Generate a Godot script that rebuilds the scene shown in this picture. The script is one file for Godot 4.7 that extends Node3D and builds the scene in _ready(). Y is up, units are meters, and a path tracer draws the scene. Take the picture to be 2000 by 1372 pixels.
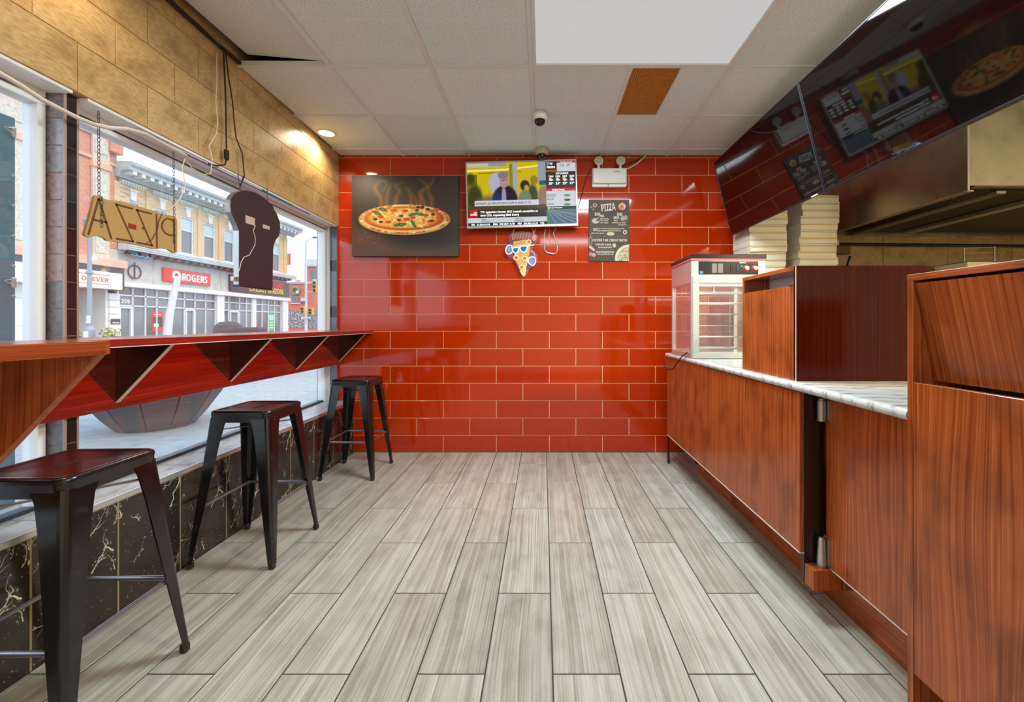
extends Node3D
# A small take-away restaurant. Camera at the origin of x and z, 1.193 m above the floor, looking along -z.
# x: towards the kitchen, y: up, z: towards the entrance behind the camera. Metres.

const BACK := -3.936          # plane of the tiled end wall
const CEIL := 2.757           # underside of the suspended ceiling
const TURN := 0.0326          # the street front is not quite square to the end wall
const CORNER := Vector3(-1.892, 0, -3.936)

var M := {}
var rng := RandomNumberGenerator.new()
var box_cache := {}

# ------------------------------------------------------------------ shapes
class Sh:
	var v := PackedVector3Array()
	var n := PackedVector3Array()
	var t := PackedVector2Array()

	func put(a: Vector3, na: Vector3, ua: Vector2) -> void:
		v.append(a)
		n.append(na)
		t.append(ua)

	func tri(a: Vector3, b: Vector3, c: Vector3, out: Vector3, ua := Vector2.ZERO, ub := Vector2.ZERO, uc := Vector2.ZERO) -> void:
		var k := (b - a).cross(c - a)
		if k.length_squared() < 1e-20:
			return
		k = k.normalized()
		if k.dot(out) > 0.0:
			put(a, k, ua)
			put(c, k, uc)
			put(b, k, ub)
		else:
			put(a, -k, ua)
			put(b, -k, ub)
			put(c, -k, uc)

	func tri_n(a: Vector3, b: Vector3, c: Vector3, na: Vector3, nb: Vector3, nc: Vector3) -> void:
		var k := (b - a).cross(c - a)
		if k.length_squared() < 1e-20:
			return
		if k.dot(na + nb + nc) > 0.0:
			put(a, na, Vector2.ZERO)
			put(c, nc, Vector2.ZERO)
			put(b, nb, Vector2.ZERO)
		else:
			put(a, na, Vector2.ZERO)
			put(b, nb, Vector2.ZERO)
			put(c, nc, Vector2.ZERO)

	func quad(a: Vector3, b: Vector3, c: Vector3, d: Vector3, out: Vector3) -> void:
		tri(a, b, c, out, Vector2(0, 0), Vector2(1, 0), Vector2(1, 1))
		tri(a, c, d, out, Vector2(0, 0), Vector2(1, 1), Vector2(0, 1))

	func box(c: Vector3, s: Vector3, bev := 0.0, bs := Basis()) -> Sh:
		var h := s * 0.5
		var e := minf(bev, minf(h.x, minf(h.y, h.z)) * 0.9)
		var at := func(sx: float, sy: float, sz: float, ax: int) -> Vector3:
			var p := Vector3(sx * (h.x - (0.0 if ax == 0 else e)), sy * (h.y - (0.0 if ax == 1 else e)), sz * (h.z - (0.0 if ax == 2 else e)))
			return c + bs * p
		var sg := [-1.0, 1.0]
		for s0 in sg:
			var q := [[-1.0, -1.0], [1.0, -1.0], [1.0, 1.0], [-1.0, 1.0]]
			var p := []
			for w in q:
				p.append(at.call(s0, w[0], w[1], 0))
			quad(p[0], p[1], p[2], p[3], bs * Vector3(s0, 0, 0))
			p = []
			for w in q:
				p.append(at.call(w[0], s0, w[1], 1))
			quad(p[0], p[1], p[2], p[3], bs * Vector3(0, s0, 0))
			p = []
			for w in q:
				p.append(at.call(w[0], w[1], s0, 2))
			quad(p[0], p[1], p[2], p[3], bs * Vector3(0, 0, s0))
		if e > 0.0:
			for a in sg:
				for b in sg:
					quad(at.call(a, b, -1.0, 0), at.call(a, b, 1.0, 0), at.call(a, b, 1.0, 1), at.call(a, b, -1.0, 1), bs * Vector3(a, b, 0))
					quad(at.call(a, -1.0, b, 0), at.call(a, 1.0, b, 0), at.call(a, 1.0, b, 2), at.call(a, -1.0, b, 2), bs * Vector3(a, 0, b))
					quad(at.call(-1.0, a, b, 1), at.call(1.0, a, b, 1), at.call(1.0, a, b, 2), at.call(-1.0, a, b, 2), bs * Vector3(0, a, b))
					for d in sg:
						tri(at.call(a, b, d, 0), at.call(a, b, d, 1), at.call(a, b, d, 2), bs * Vector3(a, b, d))
		return self

	func span(a: Vector3, b: Vector3, bev := 0.0) -> Sh:
		return box((a + b) * 0.5, (b - a).abs(), bev)

	# a round bar along a path
	func tube(path: Array, r: float, sides := 8, r2 := -1.0) -> Sh:
		var m := path.size()
		if r2 < 0.0:
			r2 = r
		var prev_u := Vector3.ZERO
		var rings := []
		var dirs := []
		for i in m:
			var dir: Vector3 = (path[mini(i + 1, m - 1)] - path[maxi(i - 1, 0)]).normalized()
			if i == 0:
				prev_u = dir.cross(Vector3.UP)
				if prev_u.length() < 0.05:
					prev_u = dir.cross(Vector3.RIGHT)
			var u := (prev_u - dir * prev_u.dot(dir)).normalized()
			var w := dir.cross(u)
			prev_u = u
			var ring := []
			for k in sides:
				var a := TAU * k / sides
				ring.append(u * cos(a) + w * sin(a))
			rings.append(ring)
			dirs.append(dir)
		for i in m - 1:
			var ra := lerpf(r, r2, float(i) / (m - 1))
			var rb := lerpf(r, r2, float(i + 1) / (m - 1))
			var p: Vector3 = path[i]
			var q: Vector3 = path[i + 1]
			for k in sides:
				var a: Vector3 = rings[i][k]
				var b: Vector3 = rings[i][(k + 1) % sides]
				var c: Vector3 = rings[i + 1][(k + 1) % sides]
				var d: Vector3 = rings[i + 1][k]
				tri_n(p + a * ra, p + b * ra, q + c * rb, a, b, c)
				tri_n(p + a * ra, q + c * rb, q + d * rb, a, c, d)
		for k in range(1, sides - 1):
			var p0: Vector3 = path[0]
			var p1: Vector3 = path[m - 1]
			tri(p0 + rings[0][0] * r, p0 + rings[0][k] * r, p0 + rings[0][k + 1] * r, -dirs[0])
			tri(p1 + rings[m - 1][0] * r2, p1 + rings[m - 1][k] * r2, p1 + rings[m - 1][k + 1] * r2, dirs[m - 1])
		return self

	# profile: Vector2(radius, height) turned about y, then moved by xf
	func lathe(profile: Array, sides := 20, xf := Transform3D()) -> Sh:
		for i in profile.size() - 1:
			var a: Vector2 = profile[i]
			var b: Vector2 = profile[i + 1]
			var nn := Vector2(b.y - a.y, a.x - b.x)
			if nn.length() < 1e-9:
				continue
			nn = nn.normalized()
			for k in sides:
				var t0 := TAU * k / sides
				var t1 := TAU * (k + 1) / sides
				var d0 := Vector3(cos(t0), 0, sin(t0))
				var d1 := Vector3(cos(t1), 0, sin(t1))
				var n0 := xf.basis * (d0 * nn.x + Vector3.UP * nn.y)
				var n1 := xf.basis * (d1 * nn.x + Vector3.UP * nn.y)
				var pa := xf * (d0 * a.x + Vector3.UP * a.y)
				var pb := xf * (d1 * a.x + Vector3.UP * a.y)
				var pc := xf * (d1 * b.x + Vector3.UP * b.y)
				var pd := xf * (d0 * b.x + Vector3.UP * b.y)
				tri_n(pa, pb, pc, n0, n1, n1)
				tri_n(pa, pc, pd, n0, n1, n0)
		return self

	# a flat outline in x, y given depth from z0 to z1
	func prism(poly: PackedVector2Array, z0: float, z1: float, xf := Transform3D()) -> Sh:
		var ids := Geometry2D.triangulate_polygon(poly)
		var zf := xf.basis * Vector3(0, 0, 1)
		var lo := Vector2(1e9, 1e9)
		var hi := -lo
		for p in poly:
			lo = lo.min(p)
			hi = hi.max(p)
		var sz := (hi - lo)
		for i in range(0, ids.size(), 3):
			var a := poly[ids[i]]
			var b := poly[ids[i + 1]]
			var c := poly[ids[i + 2]]
			var ua := Vector2((a.x - lo.x) / sz.x, 1.0 - (a.y - lo.y) / sz.y)
			var ub := Vector2((b.x - lo.x) / sz.x, 1.0 - (b.y - lo.y) / sz.y)
			var uc := Vector2((c.x - lo.x) / sz.x, 1.0 - (c.y - lo.y) / sz.y)
			tri(xf * Vector3(a.x, a.y, z1), xf * Vector3(b.x, b.y, z1), xf * Vector3(c.x, c.y, z1), zf, ua, ub, uc)
			tri(xf * Vector3(a.x, a.y, z0), xf * Vector3(b.x, b.y, z0), xf * Vector3(c.x, c.y, z0), -zf)
		var cw := Geometry2D.is_polygon_clockwise(poly)
		for i in poly.size():
			var a := poly[i]
			var b := poly[(i + 1) % poly.size()]
			var e := (b - a).normalized()
			var o := Vector2(e.y, -e.x) * (-1.0 if cw else 1.0)
			quad(xf * Vector3(a.x, a.y, z0), xf * Vector3(b.x, b.y, z0), xf * Vector3(b.x, b.y, z1), xf * Vector3(a.x, a.y, z1), xf.basis * Vector3(o.x, o.y, 0))
		return self

	# a picture: its upper left, upper right, lower right, lower left corners
	func sheet(a: Vector3, b: Vector3, c: Vector3, d: Vector3, out: Vector3) -> Sh:
		quad(a, b, c, d, out)
		return self

	# rings of equally many points, closed round; sgn turns the normals
	func loft(rings: Array, sgn := 1.0, smooth := false, caps := true) -> Sh:
		var m := rings.size()
		var k: int = rings[0].size()
		var nor := func(i: int, j: int) -> Vector3:
			var du: Vector3 = rings[i][(j + 1) % k] - rings[i][(j + k - 1) % k]
			var dv: Vector3 = rings[mini(i + 1, m - 1)][j] - rings[maxi(i - 1, 0)][j]
			return du.cross(dv).normalized() * sgn
		for i in m - 1:
			for j in k:
				var a: Vector3 = rings[i][j]
				var b: Vector3 = rings[i][(j + 1) % k]
				var c: Vector3 = rings[i + 1][(j + 1) % k]
				var d: Vector3 = rings[i + 1][j]
				if smooth:
					var j1 := (j + 1) % k
					var na: Vector3 = nor.call(i, j)
					var nb: Vector3 = nor.call(i, j1)
					var nc: Vector3 = nor.call(i + 1, j1)
					var nd: Vector3 = nor.call(i + 1, j)
					tri_n(a, b, c, na, nb, nc)
					tri_n(a, c, d, na, nc, nd)
				else:
					var o := (b - a).cross(d - a) * sgn
					if o.length_squared() < 1e-18:
						o = (b - a).cross(c - a) * sgn
					tri(a, b, c, o)
					tri(a, c, d, o)
		if caps:
			for e in [0, m - 1]:
				var ctr := Vector3.ZERO
				for p in rings[e]:
					ctr += p
				ctr /= k
				var other: Vector3 = rings[1 if e == 0 else m - 2][0]
				var o: Vector3 = rings[e][0] - other
				for j in k:
					tri(ctr, rings[e][j], rings[e][(j + 1) % k], o)
		return self

	func mesh() -> ArrayMesh:
		var arr := []
		arr.resize(Mesh.ARRAY_MAX)
		arr[Mesh.ARRAY_VERTEX] = v
		arr[Mesh.ARRAY_NORMAL] = n
		arr[Mesh.ARRAY_TEX_UV] = t
		var am := ArrayMesh.new()
		am.add_surface_from_arrays(Mesh.PRIMITIVE_TRIANGLES, arr)
		return am

# ------------------------------------------------------------------ prints (posters and screens)
class Cv:
	var im: Image
	var w: int
	var h: int

	func _init(ww: int, hh: int, c: Color) -> void:
		w = ww
		h = hh
		im = Image.create(w, h, false, Image.FORMAT_RGBA8)
		im.fill(c)

	func dot(x: int, y: int, c: Color, a: float) -> void:
		if x >= 0 and y >= 0 and x < w and y < h and a > 0.0:
			im.set_pixel(x, y, im.get_pixel(x, y).lerp(c, minf(a, 1.0)))

	func rect(x0: float, y0: float, x1: float, y1: float, c: Color) -> void:
		im.fill_rect(Rect2i(int(x0 * w), int(y0 * h), int(ceil((x1 - x0) * w)), int(ceil((y1 - y0) * h))), c)

	func ell(cx: float, cy: float, rx: float, ry: float, c: Color, a := 1.0, soft := 0.12, ang := 0.0) -> void:
		var px := cx * w
		var py := cy * h
		var ax := rx * w
		var ay := ry * h
		var rr := maxf(ax, ay) * (1.0 + soft) + 1.0
		var ca := cos(ang)
		var sa := sin(ang)
		for y in range(int(py - rr), int(py + rr) + 1):
			for x in range(int(px - rr), int(px + rr) + 1):
				var dx := x - px
				var dy := y - py
				var q := Vector2((dx * ca + dy * sa) / ax, (dy * ca - dx * sa) / ay).length()
				if q < 1.0 + soft:
					dot(x, y, c, a * clampf((1.0 + soft - q) / (2.0 * soft), 0.0, 1.0))

	func line(pts: Array, wd: float, c: Color, a := 1.0, wd2 := -1.0) -> void:
		if wd2 < 0.0:
			wd2 = wd
		for i in pts.size() - 1:
			var p := Vector2(pts[i][0] * w, pts[i][1] * h)
			var q := Vector2(pts[i + 1][0] * w, pts[i + 1][1] * h)
			var steps := maxi(1, int(p.distance_to(q)))
			for s in steps:
				var f := float(s) / steps
				var r := lerpf(wd, wd2, (i + f) / (pts.size() - 1)) * 0.5
				var o := p.lerp(q, f)
				for y in range(int(o.y - r) - 1, int(o.y + r) + 2):
					for x in range(int(o.x - r) - 1, int(o.x + r) + 2):
						dot(x, y, c, a * clampf(r + 0.5 - Vector2(x, y).distance_to(o), 0.0, 1.0))

	func tex() -> ImageTexture:
		return ImageTexture.create_from_image(im)

# ------------------------------------------------------------------ nodes
func obj(called: String, sh, m: Material, parent: Node = self, at := Vector3.ZERO) -> MeshInstance3D:
	var o := MeshInstance3D.new()
	o.name = called
	o.mesh = sh.mesh() if sh is Sh else sh
	o.material_override = m
	o.position = at
	parent.add_child(o, true)
	return o

func tag(o: Node, label: String, category: String, group := "") -> Node:
	o.set_meta("label", label)
	o.set_meta("category", category)
	if group != "":
		o.set_meta("group", group)
	return o

func thing(called: String, label: String, category: String, at := Vector3.ZERO, turn := 0.0, group := "") -> Node3D:
	var o := Node3D.new()
	o.name = called
	add_child(o, true)
	o.position = at
	o.rotation.y = turn
	tag(o, label, category, group)
	return o

func struct(called: String, label: String, at := Vector3.ZERO, turn := 0.0) -> Node3D:
	var o := Node3D.new()
	o.name = called
	add_child(o, true)
	o.position = at
	o.rotation.y = turn
	o.set_meta("kind", "structure")
	o.set_meta("label", label)
	o.set_meta("category", called.get_slice("_", 0))
	return o

func dup(o: Node3D, at: Vector3, label := "", turn := 0.0) -> Node3D:
	var c: Node3D = o.duplicate()
	c.name = o.name
	add_child(c, true)
	c.position = at
	c.rotation.y = turn
	if label != "":
		c.set_meta("label", label)
	return c

# one cached block per size, so that alike pieces share a mesh
func block(s: Vector3, bev: float) -> ArrayMesh:
	var key := "%.4f %.4f %.4f %.4f" % [s.x, s.y, s.z, bev]
	if not box_cache.has(key):
		box_cache[key] = Sh.new().box(Vector3.ZERO, s, bev).mesh()
	return box_cache[key]

func slab(called: String, a: Vector3, b: Vector3, m: Material, parent: Node = self, bev := 0.0) -> MeshInstance3D:
	return obj(called, block((b - a).abs(), bev), m, parent, (a + b) * 0.5)

func text(called: String, s: String, wd: float, ht: float, m: Material, parent: Node, xf: Transform3D, bold := true, th := 0.0012, serif := false) -> MeshInstance3D:
	var f := SystemFont.new()
	f.font_names = PackedStringArray(["Droid Serif" if serif else "Droid Sans"])
	f.font_weight = 700 if bold else 400
	var tm := TextMesh.new()
	tm.font = f
	tm.text = s
	tm.font_size = 40
	tm.pixel_size = 0.01
	tm.depth = 0.1
	tm.curve_step = 4.0
	var bb := tm.get_aabb()
	var sx := wd / maxf(bb.size.x, 1e-4)
	var sy := sx if ht <= 0.0 else ht / maxf(bb.size.y, 1e-4)
	var o := MeshInstance3D.new()
	o.name = called
	o.mesh = tm
	o.material_override = m
	var sc := Vector3(sx, sy, th / 0.1)
	var c := bb.get_center()
	o.transform = xf * Transform3D(Basis.from_scale(sc), Vector3(-c.x * sx, -c.y * sy, 0))
	parent.add_child(o, true)
	return o

func at3(x: float, y: float, z: float) -> Transform3D:
	return Transform3D(Basis(), Vector3(x, y, z))

# ------------------------------------------------------------------ materials
func mat(c: Color, rough := 0.6, metal := 0.0, spec := 0.5) -> StandardMaterial3D:
	var m := StandardMaterial3D.new()
	m.albedo_color = c
	m.roughness = rough
	m.metallic = metal
	m.metallic_specular = spec
	return m

func rgb(r: int, g: int, b: int) -> Color:
	return Color8(r, g, b)

func noise_tex(sd: int, freq: float, ramp: Array, oct := 4, kind := FastNoiseLite.TYPE_SIMPLEX_SMOOTH, fract := FastNoiseLite.FRACTAL_FBM, warp := 0.0, size := 512) -> NoiseTexture2D:
	var nz := FastNoiseLite.new()
	nz.seed = sd
	nz.noise_type = kind
	nz.frequency = freq
	nz.fractal_type = fract
	nz.fractal_octaves = oct
	if warp > 0.0:
		nz.domain_warp_enabled = true
		nz.domain_warp_amplitude = warp
		nz.domain_warp_frequency = freq * 1.5
	var g := Gradient.new()
	var off := PackedFloat32Array()
	var col := PackedColorArray()
	for r in ramp:
		off.append(r[0])
		col.append(r[1])
	g.offsets = off
	g.colors = col
	var t := NoiseTexture2D.new()
	t.width = size
	t.height = size
	t.seamless = true
	t.seamless_blend_skirt = 0.15
	t.noise = nz
	t.color_ramp = g
	return t

# wood figure: long streaks that run up the picture (or across it), repeating on all sides
func streaks(sd: int, ramp: Array, across := false, wob := 5.0, fine := 0.42, wide := 1.4) -> ImageTexture:
	var r := RandomNumberGenerator.new()
	r.seed = sd
	var n := 512
	var sets := []
	for k in 2:
		var tot := PackedFloat32Array()
		tot.resize(n)
		for q in [[2, fine], [7, 0.34], [26, 0.18 * wide], [90, 0.10 * wide]]:
			var m: int = n / q[0]
			var raw := PackedFloat32Array()
			for i in m:
				raw.append(r.randf())
			for i in n:
				var f := float(i) / n * m
				var a := int(f)
				tot[i] += lerpf(raw[a % m], raw[(a + 1) % m], smoothstep(0.0, 1.0, f - a)) * q[1]
		sets.append(tot)
	var ph := PackedFloat32Array()
	for i in 24:
		ph.append(r.randf() * TAU)
	var g := Gradient.new()
	var off := PackedFloat32Array()
	var col := PackedColorArray()
	for q in ramp:
		off.append(q[0])
		col.append(q[1])
	g.offsets = off
	g.colors = col
	var lut := PackedByteArray()
	for i in 256:
		var c := g.sample(i / 255.0)
		lut.append_array([int(c.r * 255.0), int(c.g * 255.0), int(c.b * 255.0)])
	var out := PackedByteArray()
	out.resize(n * n * 3)
	for y in n:
		var v := TAU * y / n
		var w := wob * (sin(v + ph[0]) + 0.5 * sin(2.0 * v + ph[1]))
		for x in n:
			var band := x * 24 / n
			var ww := w * sin(TAU * x / n + ph[2])
			var i := int(x + ww + n) % n
			var f := 0.5 + 0.5 * sin(v * (1.0 + band % 3) + ph[band])
			var t := lerpf(sets[0][i], sets[1][(i * 1) % n], f) / 1.1
			var c := clampi(int((t - 0.22) / 0.56 * 255.0), 0, 255) * 3
			var o := ((x * n + y) if across else (y * n + x)) * 3
			out[o] = lut[c]
			out[o + 1] = lut[c + 1]
			out[o + 2] = lut[c + 2]
	return ImageTexture.create_from_image(Image.create_from_data(n, n, false, Image.FORMAT_RGB8, out))

func tri_map(m: StandardMaterial3D, sc: Vector3, off := Vector3.ZERO) -> StandardMaterial3D:
	m.uv1_triplanar = true
	m.uv1_world_triplanar = true
	m.uv1_triplanar_sharpness = 8.0
	m.uv1_scale = sc
	m.uv1_offset = off
	return m

func over(m: StandardMaterial3D, t: Texture2D, sc: Vector3) -> StandardMaterial3D:
	m.detail_enabled = true
	m.detail_blend_mode = BaseMaterial3D.BLEND_MODE_MUL
	m.detail_albedo = t
	m.detail_uv_layer = BaseMaterial3D.DETAIL_UV_2
	m.uv2_triplanar = true
	m.uv2_world_triplanar = true
	m.uv2_triplanar_sharpness = 8.0
	m.uv2_scale = sc
	return m

func lit(c: Color, e: float) -> StandardMaterial3D:
	var m := mat(c, 0.5)
	m.emission_enabled = true
	m.emission = c
	m.emission_energy_multiplier = e
	return m

func glass(alpha: float, tint := Color.WHITE) -> StandardMaterial3D:
	var m := mat(Color(tint.r, tint.g, tint.b, alpha), 0.0)
	m.transparency = BaseMaterial3D.TRANSPARENCY_ALPHA
	return m

func materials() -> void:
	var soft := noise_tex(5, 0.008, [[0.0, Color(0.72, 0.72, 0.72)], [0.5, Color(0.93, 0.93, 0.93)], [1.0, Color(1, 1, 1)]], 4)
		# floor planks: printed oak, grain along z
	var oak := streaks(11, [[0.0, Color(0.74, 0.71, 0.67)], [0.35, Color(0.87, 0.855, 0.83)], [0.65, Color(0.93, 0.925, 0.91)], [1.0, Color(1, 1, 1)]], false, 9.0, 0.5, 0.55)
	var cloud := noise_tex(12, 0.012, [[0.0, Color(0.86, 0.85, 0.84)], [0.5, Color(0.96, 0.96, 0.955)], [1.0, Color(1, 1, 1)]], 4, FastNoiseLite.TYPE_PERLIN)
	var tones := [rgb(203, 198, 188), rgb(195, 189, 179), rgb(207, 203, 193), rgb(200, 193, 182), rgb(203, 201, 193), rgb(193, 188, 178)]
	for i in tones.size():
		var m := mat(tones[i], 0.36, 0.0, 0.5)
		m.albedo_texture = oak
		tri_map(m, Vector3(2.2, 1.0, 0.55), Vector3(0.137 * i, 0, 0.37 * i))
		over(m, cloud, Vector3(2.0, 1.0, 0.7 + 0.05 * i))
		M["plank%d" % i] = m
	M.grout_dark = mat(rgb(62, 58, 54), 0.9)
	# red glazed wall tiles
	var redv := noise_tex(21, 0.03, [[0.0, Color(0.88, 0.86, 0.84)], [1.0, Color(1, 1, 1)]], 4)
	var reds := [Color(0.75, 0.195, 0.01), Color(0.735, 0.18, 0.01), Color(0.76, 0.21, 0.015), Color(0.745, 0.19, 0.01)]
	for i in reds.size():
		var m := mat(reds[i], 0.07, 0.0, 0.56)
		m.albedo_texture = redv
		tri_map(m, Vector3(1.2, 9.0, 1.2), Vector3(0.2 * i, 0.1 * i, 0))
		M["red%d" % i] = m
	M.grout_red = mat(rgb(232, 178, 132), 0.85)
	# tan stone-look tiles
	var tanv := noise_tex(31, 0.02, [[0.0, rgb(176, 142, 90)], [0.35, rgb(198, 166, 114)], [0.65, rgb(208, 178, 128)], [1.0, rgb(220, 196, 150)]], 5, FastNoiseLite.TYPE_PERLIN)
	var tanw := noise_tex(32, 0.006, [[0.0, Color(0.82, 0.79, 0.74)], [0.5, Color(0.96, 0.95, 0.94)], [1.0, Color(1, 1, 1)]], 3, FastNoiseLite.TYPE_PERLIN)
	for i in 3:
		var m := mat([Color(1, 1, 1), Color(0.96, 0.95, 0.93), Color(1.0, 0.98, 0.95)][i], 0.28)
		m.albedo_texture = tanv
		tri_map(m, Vector3(3.6, 11.0, 3.6), Vector3(0.3 * i, 0.2 * i, 0.41 * i))
		over(m, tanw, Vector3(2.0, 3.0, 2.0))
		M["tan%d" % i] = m
	M.grout_tan = mat(rgb(176, 146, 104), 0.9)
	# black marble with pale veins
	var mv := marble_print()
	for i in 3:
		var m := mat(Color(1, 1, 1), 0.14)
		m.albedo_texture = mv
		tri_map(m, Vector3(1.11, 1.11, 1.11), Vector3(0.33 * i, 0.46 * (i % 2), 0.33 * i))
		M["marble%d" % i] = m
	M.grout_marble = mat(rgb(146, 130, 100), 0.9)
	# pale counter marble
	var pale := noise_tex(51, 0.009, [[0.0, rgb(118, 116, 112)], [0.22, rgb(196, 194, 188)], [0.45, rgb(226, 224, 218)], [1.0, rgb(238, 236, 230)]], 4, FastNoiseLite.TYPE_SIMPLEX, FastNoiseLite.FRACTAL_FBM, 25.0)
	M.white_marble = tri_map(mat(Color(0.86, 0.86, 0.85), 0.2), Vector3(1.0, 3.0, 4.5))
	M.white_marble.albedo_texture = pale
	M.sill = tri_map(mat(rgb(196, 190, 184), 0.25), Vector3(2.2, 2.0, 1.2), Vector3(0.3, 0, 0))
	M.sill.albedo_texture = pale
	# ceiling tiles
	var speck := noise_tex(61, 0.11, [[0.0, Color(0.42, 0.40, 0.38)], [0.24, Color(0.78, 0.77, 0.75)], [0.40, Color(0.97, 0.965, 0.96)], [1.0, Color(1, 1, 1)]], 3, FastNoiseLite.TYPE_PERLIN)
	for i in 3:
		var m := mat([rgb(230, 245, 250), rgb(226, 241, 246), rgb(233, 248, 253)][i], 0.95)
		m.albedo_texture = speck
		tri_map(m, Vector3(3.4, 3.4, 3.4), Vector3(0.21 * i, 0, 0.33 * i))
		m.heightmap_enabled = true
		m.heightmap_texture = speck
		m.heightmap_scale = 0.12
		M["ceil%d" % i] = m
	M.tbar = mat(rgb(220, 226, 225), 0.5)
	M.plenum = mat(rgb(34, 32, 30), 0.95)
	# cherry laminate, grain upright / along z
	var cramp := [[0.0, rgb(134, 58, 24)], [0.3, rgb(164, 78, 34)], [0.6, rgb(178, 90, 42)], [1.0, rgb(198, 112, 62)]]
	var cherry := streaks(71, cramp, false, 12.0, 0.52, 0.95)
	var cherry_across := streaks(72, cramp, true, 12.0, 0.52, 0.95)
	for w in [["cherry", Vector3(2.4, 0.7, 2.4), cherry], ["cherry_z", Vector3(2.4, 2.4, 0.7), cherry_across], ["cherry_x", Vector3(0.7, 2.4, 2.4), cherry_across]]:
		var m := mat(Color(1, 1, 1), 0.2)
		m.albedo_texture = w[2]
		tri_map(m, w[1])
		over(m, soft, Vector3(1.1, 0.7, 1.1))
		M[w[0]] = m
	M.mahogany = mat(rgb(206, 92, 78), 0.09, 0.8)
	M.mahogany.albedo_texture = streaks(73, [[0.0, Color(0.72, 0.68, 0.66)], [1.0, Color(1, 1, 1)]], true, 6.0)
	tri_map(M.mahogany, Vector3(2.0, 2.0, 0.7))
	M.box_shade = mat(Color(0.34, 0.20, 0.17), 0.16, 0.0, 0.3)  # cherry darkened: shade of the box's near side painted into the colour
	M.box_shade.albedo_texture = cherry
	tri_map(M.box_shade, Vector3(2.4, 0.7, 2.4), Vector3(0.4, 0.2, 0.1))
	M.edge_brown = mat(Color(0.78, 0.66, 0.60), 0.25)
	M.edge_brown.albedo_texture = cherry_across
	tri_map(M.edge_brown, Vector3(2.4, 2.4, 0.7), Vector3(0.3, 0.1, 0.6))
	M.dark_wood = mat(rgb(62, 26, 16), 0.25)
	M.dark_panel = mat(rgb(40, 22, 22), 0.2)
	M.band_white = mat(rgb(214, 206, 198), 0.35)
	# metals and plastics
	M.steel = mat(rgb(198, 196, 190), 0.3, 0.9)
	M.brushed = mat(rgb(188, 176, 150), 0.33, 0.85)
	M.brushed.albedo_texture = soft
	tri_map(M.brushed, Vector3(0.6, 0.6, 0.6))
	M.alu = mat(rgb(222, 222, 222), 0.3, 0.75)
	M.frame_white = mat(rgb(240, 243, 246), 0.3)
	M.alu_dark = mat(rgb(70, 76, 88), 0.4, 0.5)
	M.white_paint = mat(rgb(226, 224, 220), 0.4)
	M.white_plastic = mat(rgb(222, 218, 210), 0.4)
	M.cream_plastic = mat(rgb(196, 184, 156), 0.45)
	M.black_plastic = mat(rgb(22, 20, 22), 0.35)
	M.black_rubber = mat(rgb(26, 24, 24), 0.6)
	M.black_gloss = mat(rgb(9, 6, 6), 0.035, 0.0, 0.6)
	var wear := noise_tex(81, 0.02, [[0.0, rgb(24, 22, 22)], [0.72, rgb(38, 35, 35)], [0.86, rgb(62, 58, 56)], [1.0, rgb(120, 104, 92)]], 5)
	M.stool = mat(Color(0.72, 0.72, 0.76), 0.22, 0.3, 0.6)
	M.stool.clearcoat_enabled = true
	M.stool.clearcoat = 0.3
	M.stool.clearcoat_roughness = 0.15
	M.stool.albedo_texture = wear
	tri_map(M.stool, Vector3(2.0, 1.0, 2.0))
	M.worn_bar = mat(rgb(150, 150, 158), 0.22, 0.85)
	M.rust = mat(rgb(54, 38, 30), 0.8, 0.2)
	M.clear = glass(0.04)
	M.case_glass = glass(0.03)
	M.dark_tile = mat(rgb(38, 27, 32), 0.09, 0.0, 0.6)
	M.blue_tile = mat(rgb(92, 102, 122), 0.1, 0.0, 0.65)
	var tile_mottle := noise_tex(85, 0.02, [[0.0, Color(0.55, 0.55, 0.58)], [0.45, Color(0.86, 0.85, 0.86)], [1.0, Color(1, 1, 1)]], 4, FastNoiseLite.TYPE_PERLIN)
	for i in 3:
		var m := mat([rgb(176, 150, 156), rgb(162, 160, 170), rgb(122, 122, 132)][i], 0.12, 0.0, 0.65)  # daylight mirrored in dark glossy tiles, painted as paler colour
		m.albedo_texture = tile_mottle
		tri_map(m, Vector3(5, 5, 5), Vector3(0, 0.3 * i, 0))
		M["pier_sheen_tile%d" % i] = m
	M.grout_white = mat(rgb(214, 208, 200), 0.8)
	M.trim_taupe = mat(rgb(170, 150, 138), 0.4, 0.3)
	M.amber = mat(rgb(206, 140, 62), 0.5)
	var card := noise_tex(91, 0.05, [[0.0, Color(0.93, 0.93, 0.92)], [1.0, Color(1, 1, 1)]], 3)
	M.card = mat(rgb(226, 220, 206), 0.8)
	M.card.albedo_texture = card
	tri_map(M.card, Vector3(4, 4, 4))
	M.card_raw = mat(rgb(206, 178, 124), 0.9)
	var mdf := noise_tex(92, 0.08, [[0.0, rgb(156, 118, 62)], [1.0, rgb(206, 172, 112)]], 3)
	M.mdf = mat(Color(1, 1, 1), 0.7)
	M.mdf.albedo_texture = mdf
	tri_map(M.mdf, Vector3(5, 5, 5))
	M.groove = mat(rgb(104, 60, 24), 0.8)
	M.red_ink = mat(rgb(150, 26, 24), 0.6)
	M.sign_back = mat(rgb(58, 40, 46), 0.42)
	M.paper = mat(rgb(196, 172, 158), 0.7)
	M.cable_white = mat(rgb(222, 206, 190), 0.5)
	M.cable_purple = mat(rgb(120, 70, 150), 0.5)
	M.cable_green = mat(rgb(40, 140, 90), 0.5)
	M.chain = mat(rgb(96, 96, 104), 0.4, 0.7)
	M.red_plastic = mat(rgb(190, 28, 26), 0.4)
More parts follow.
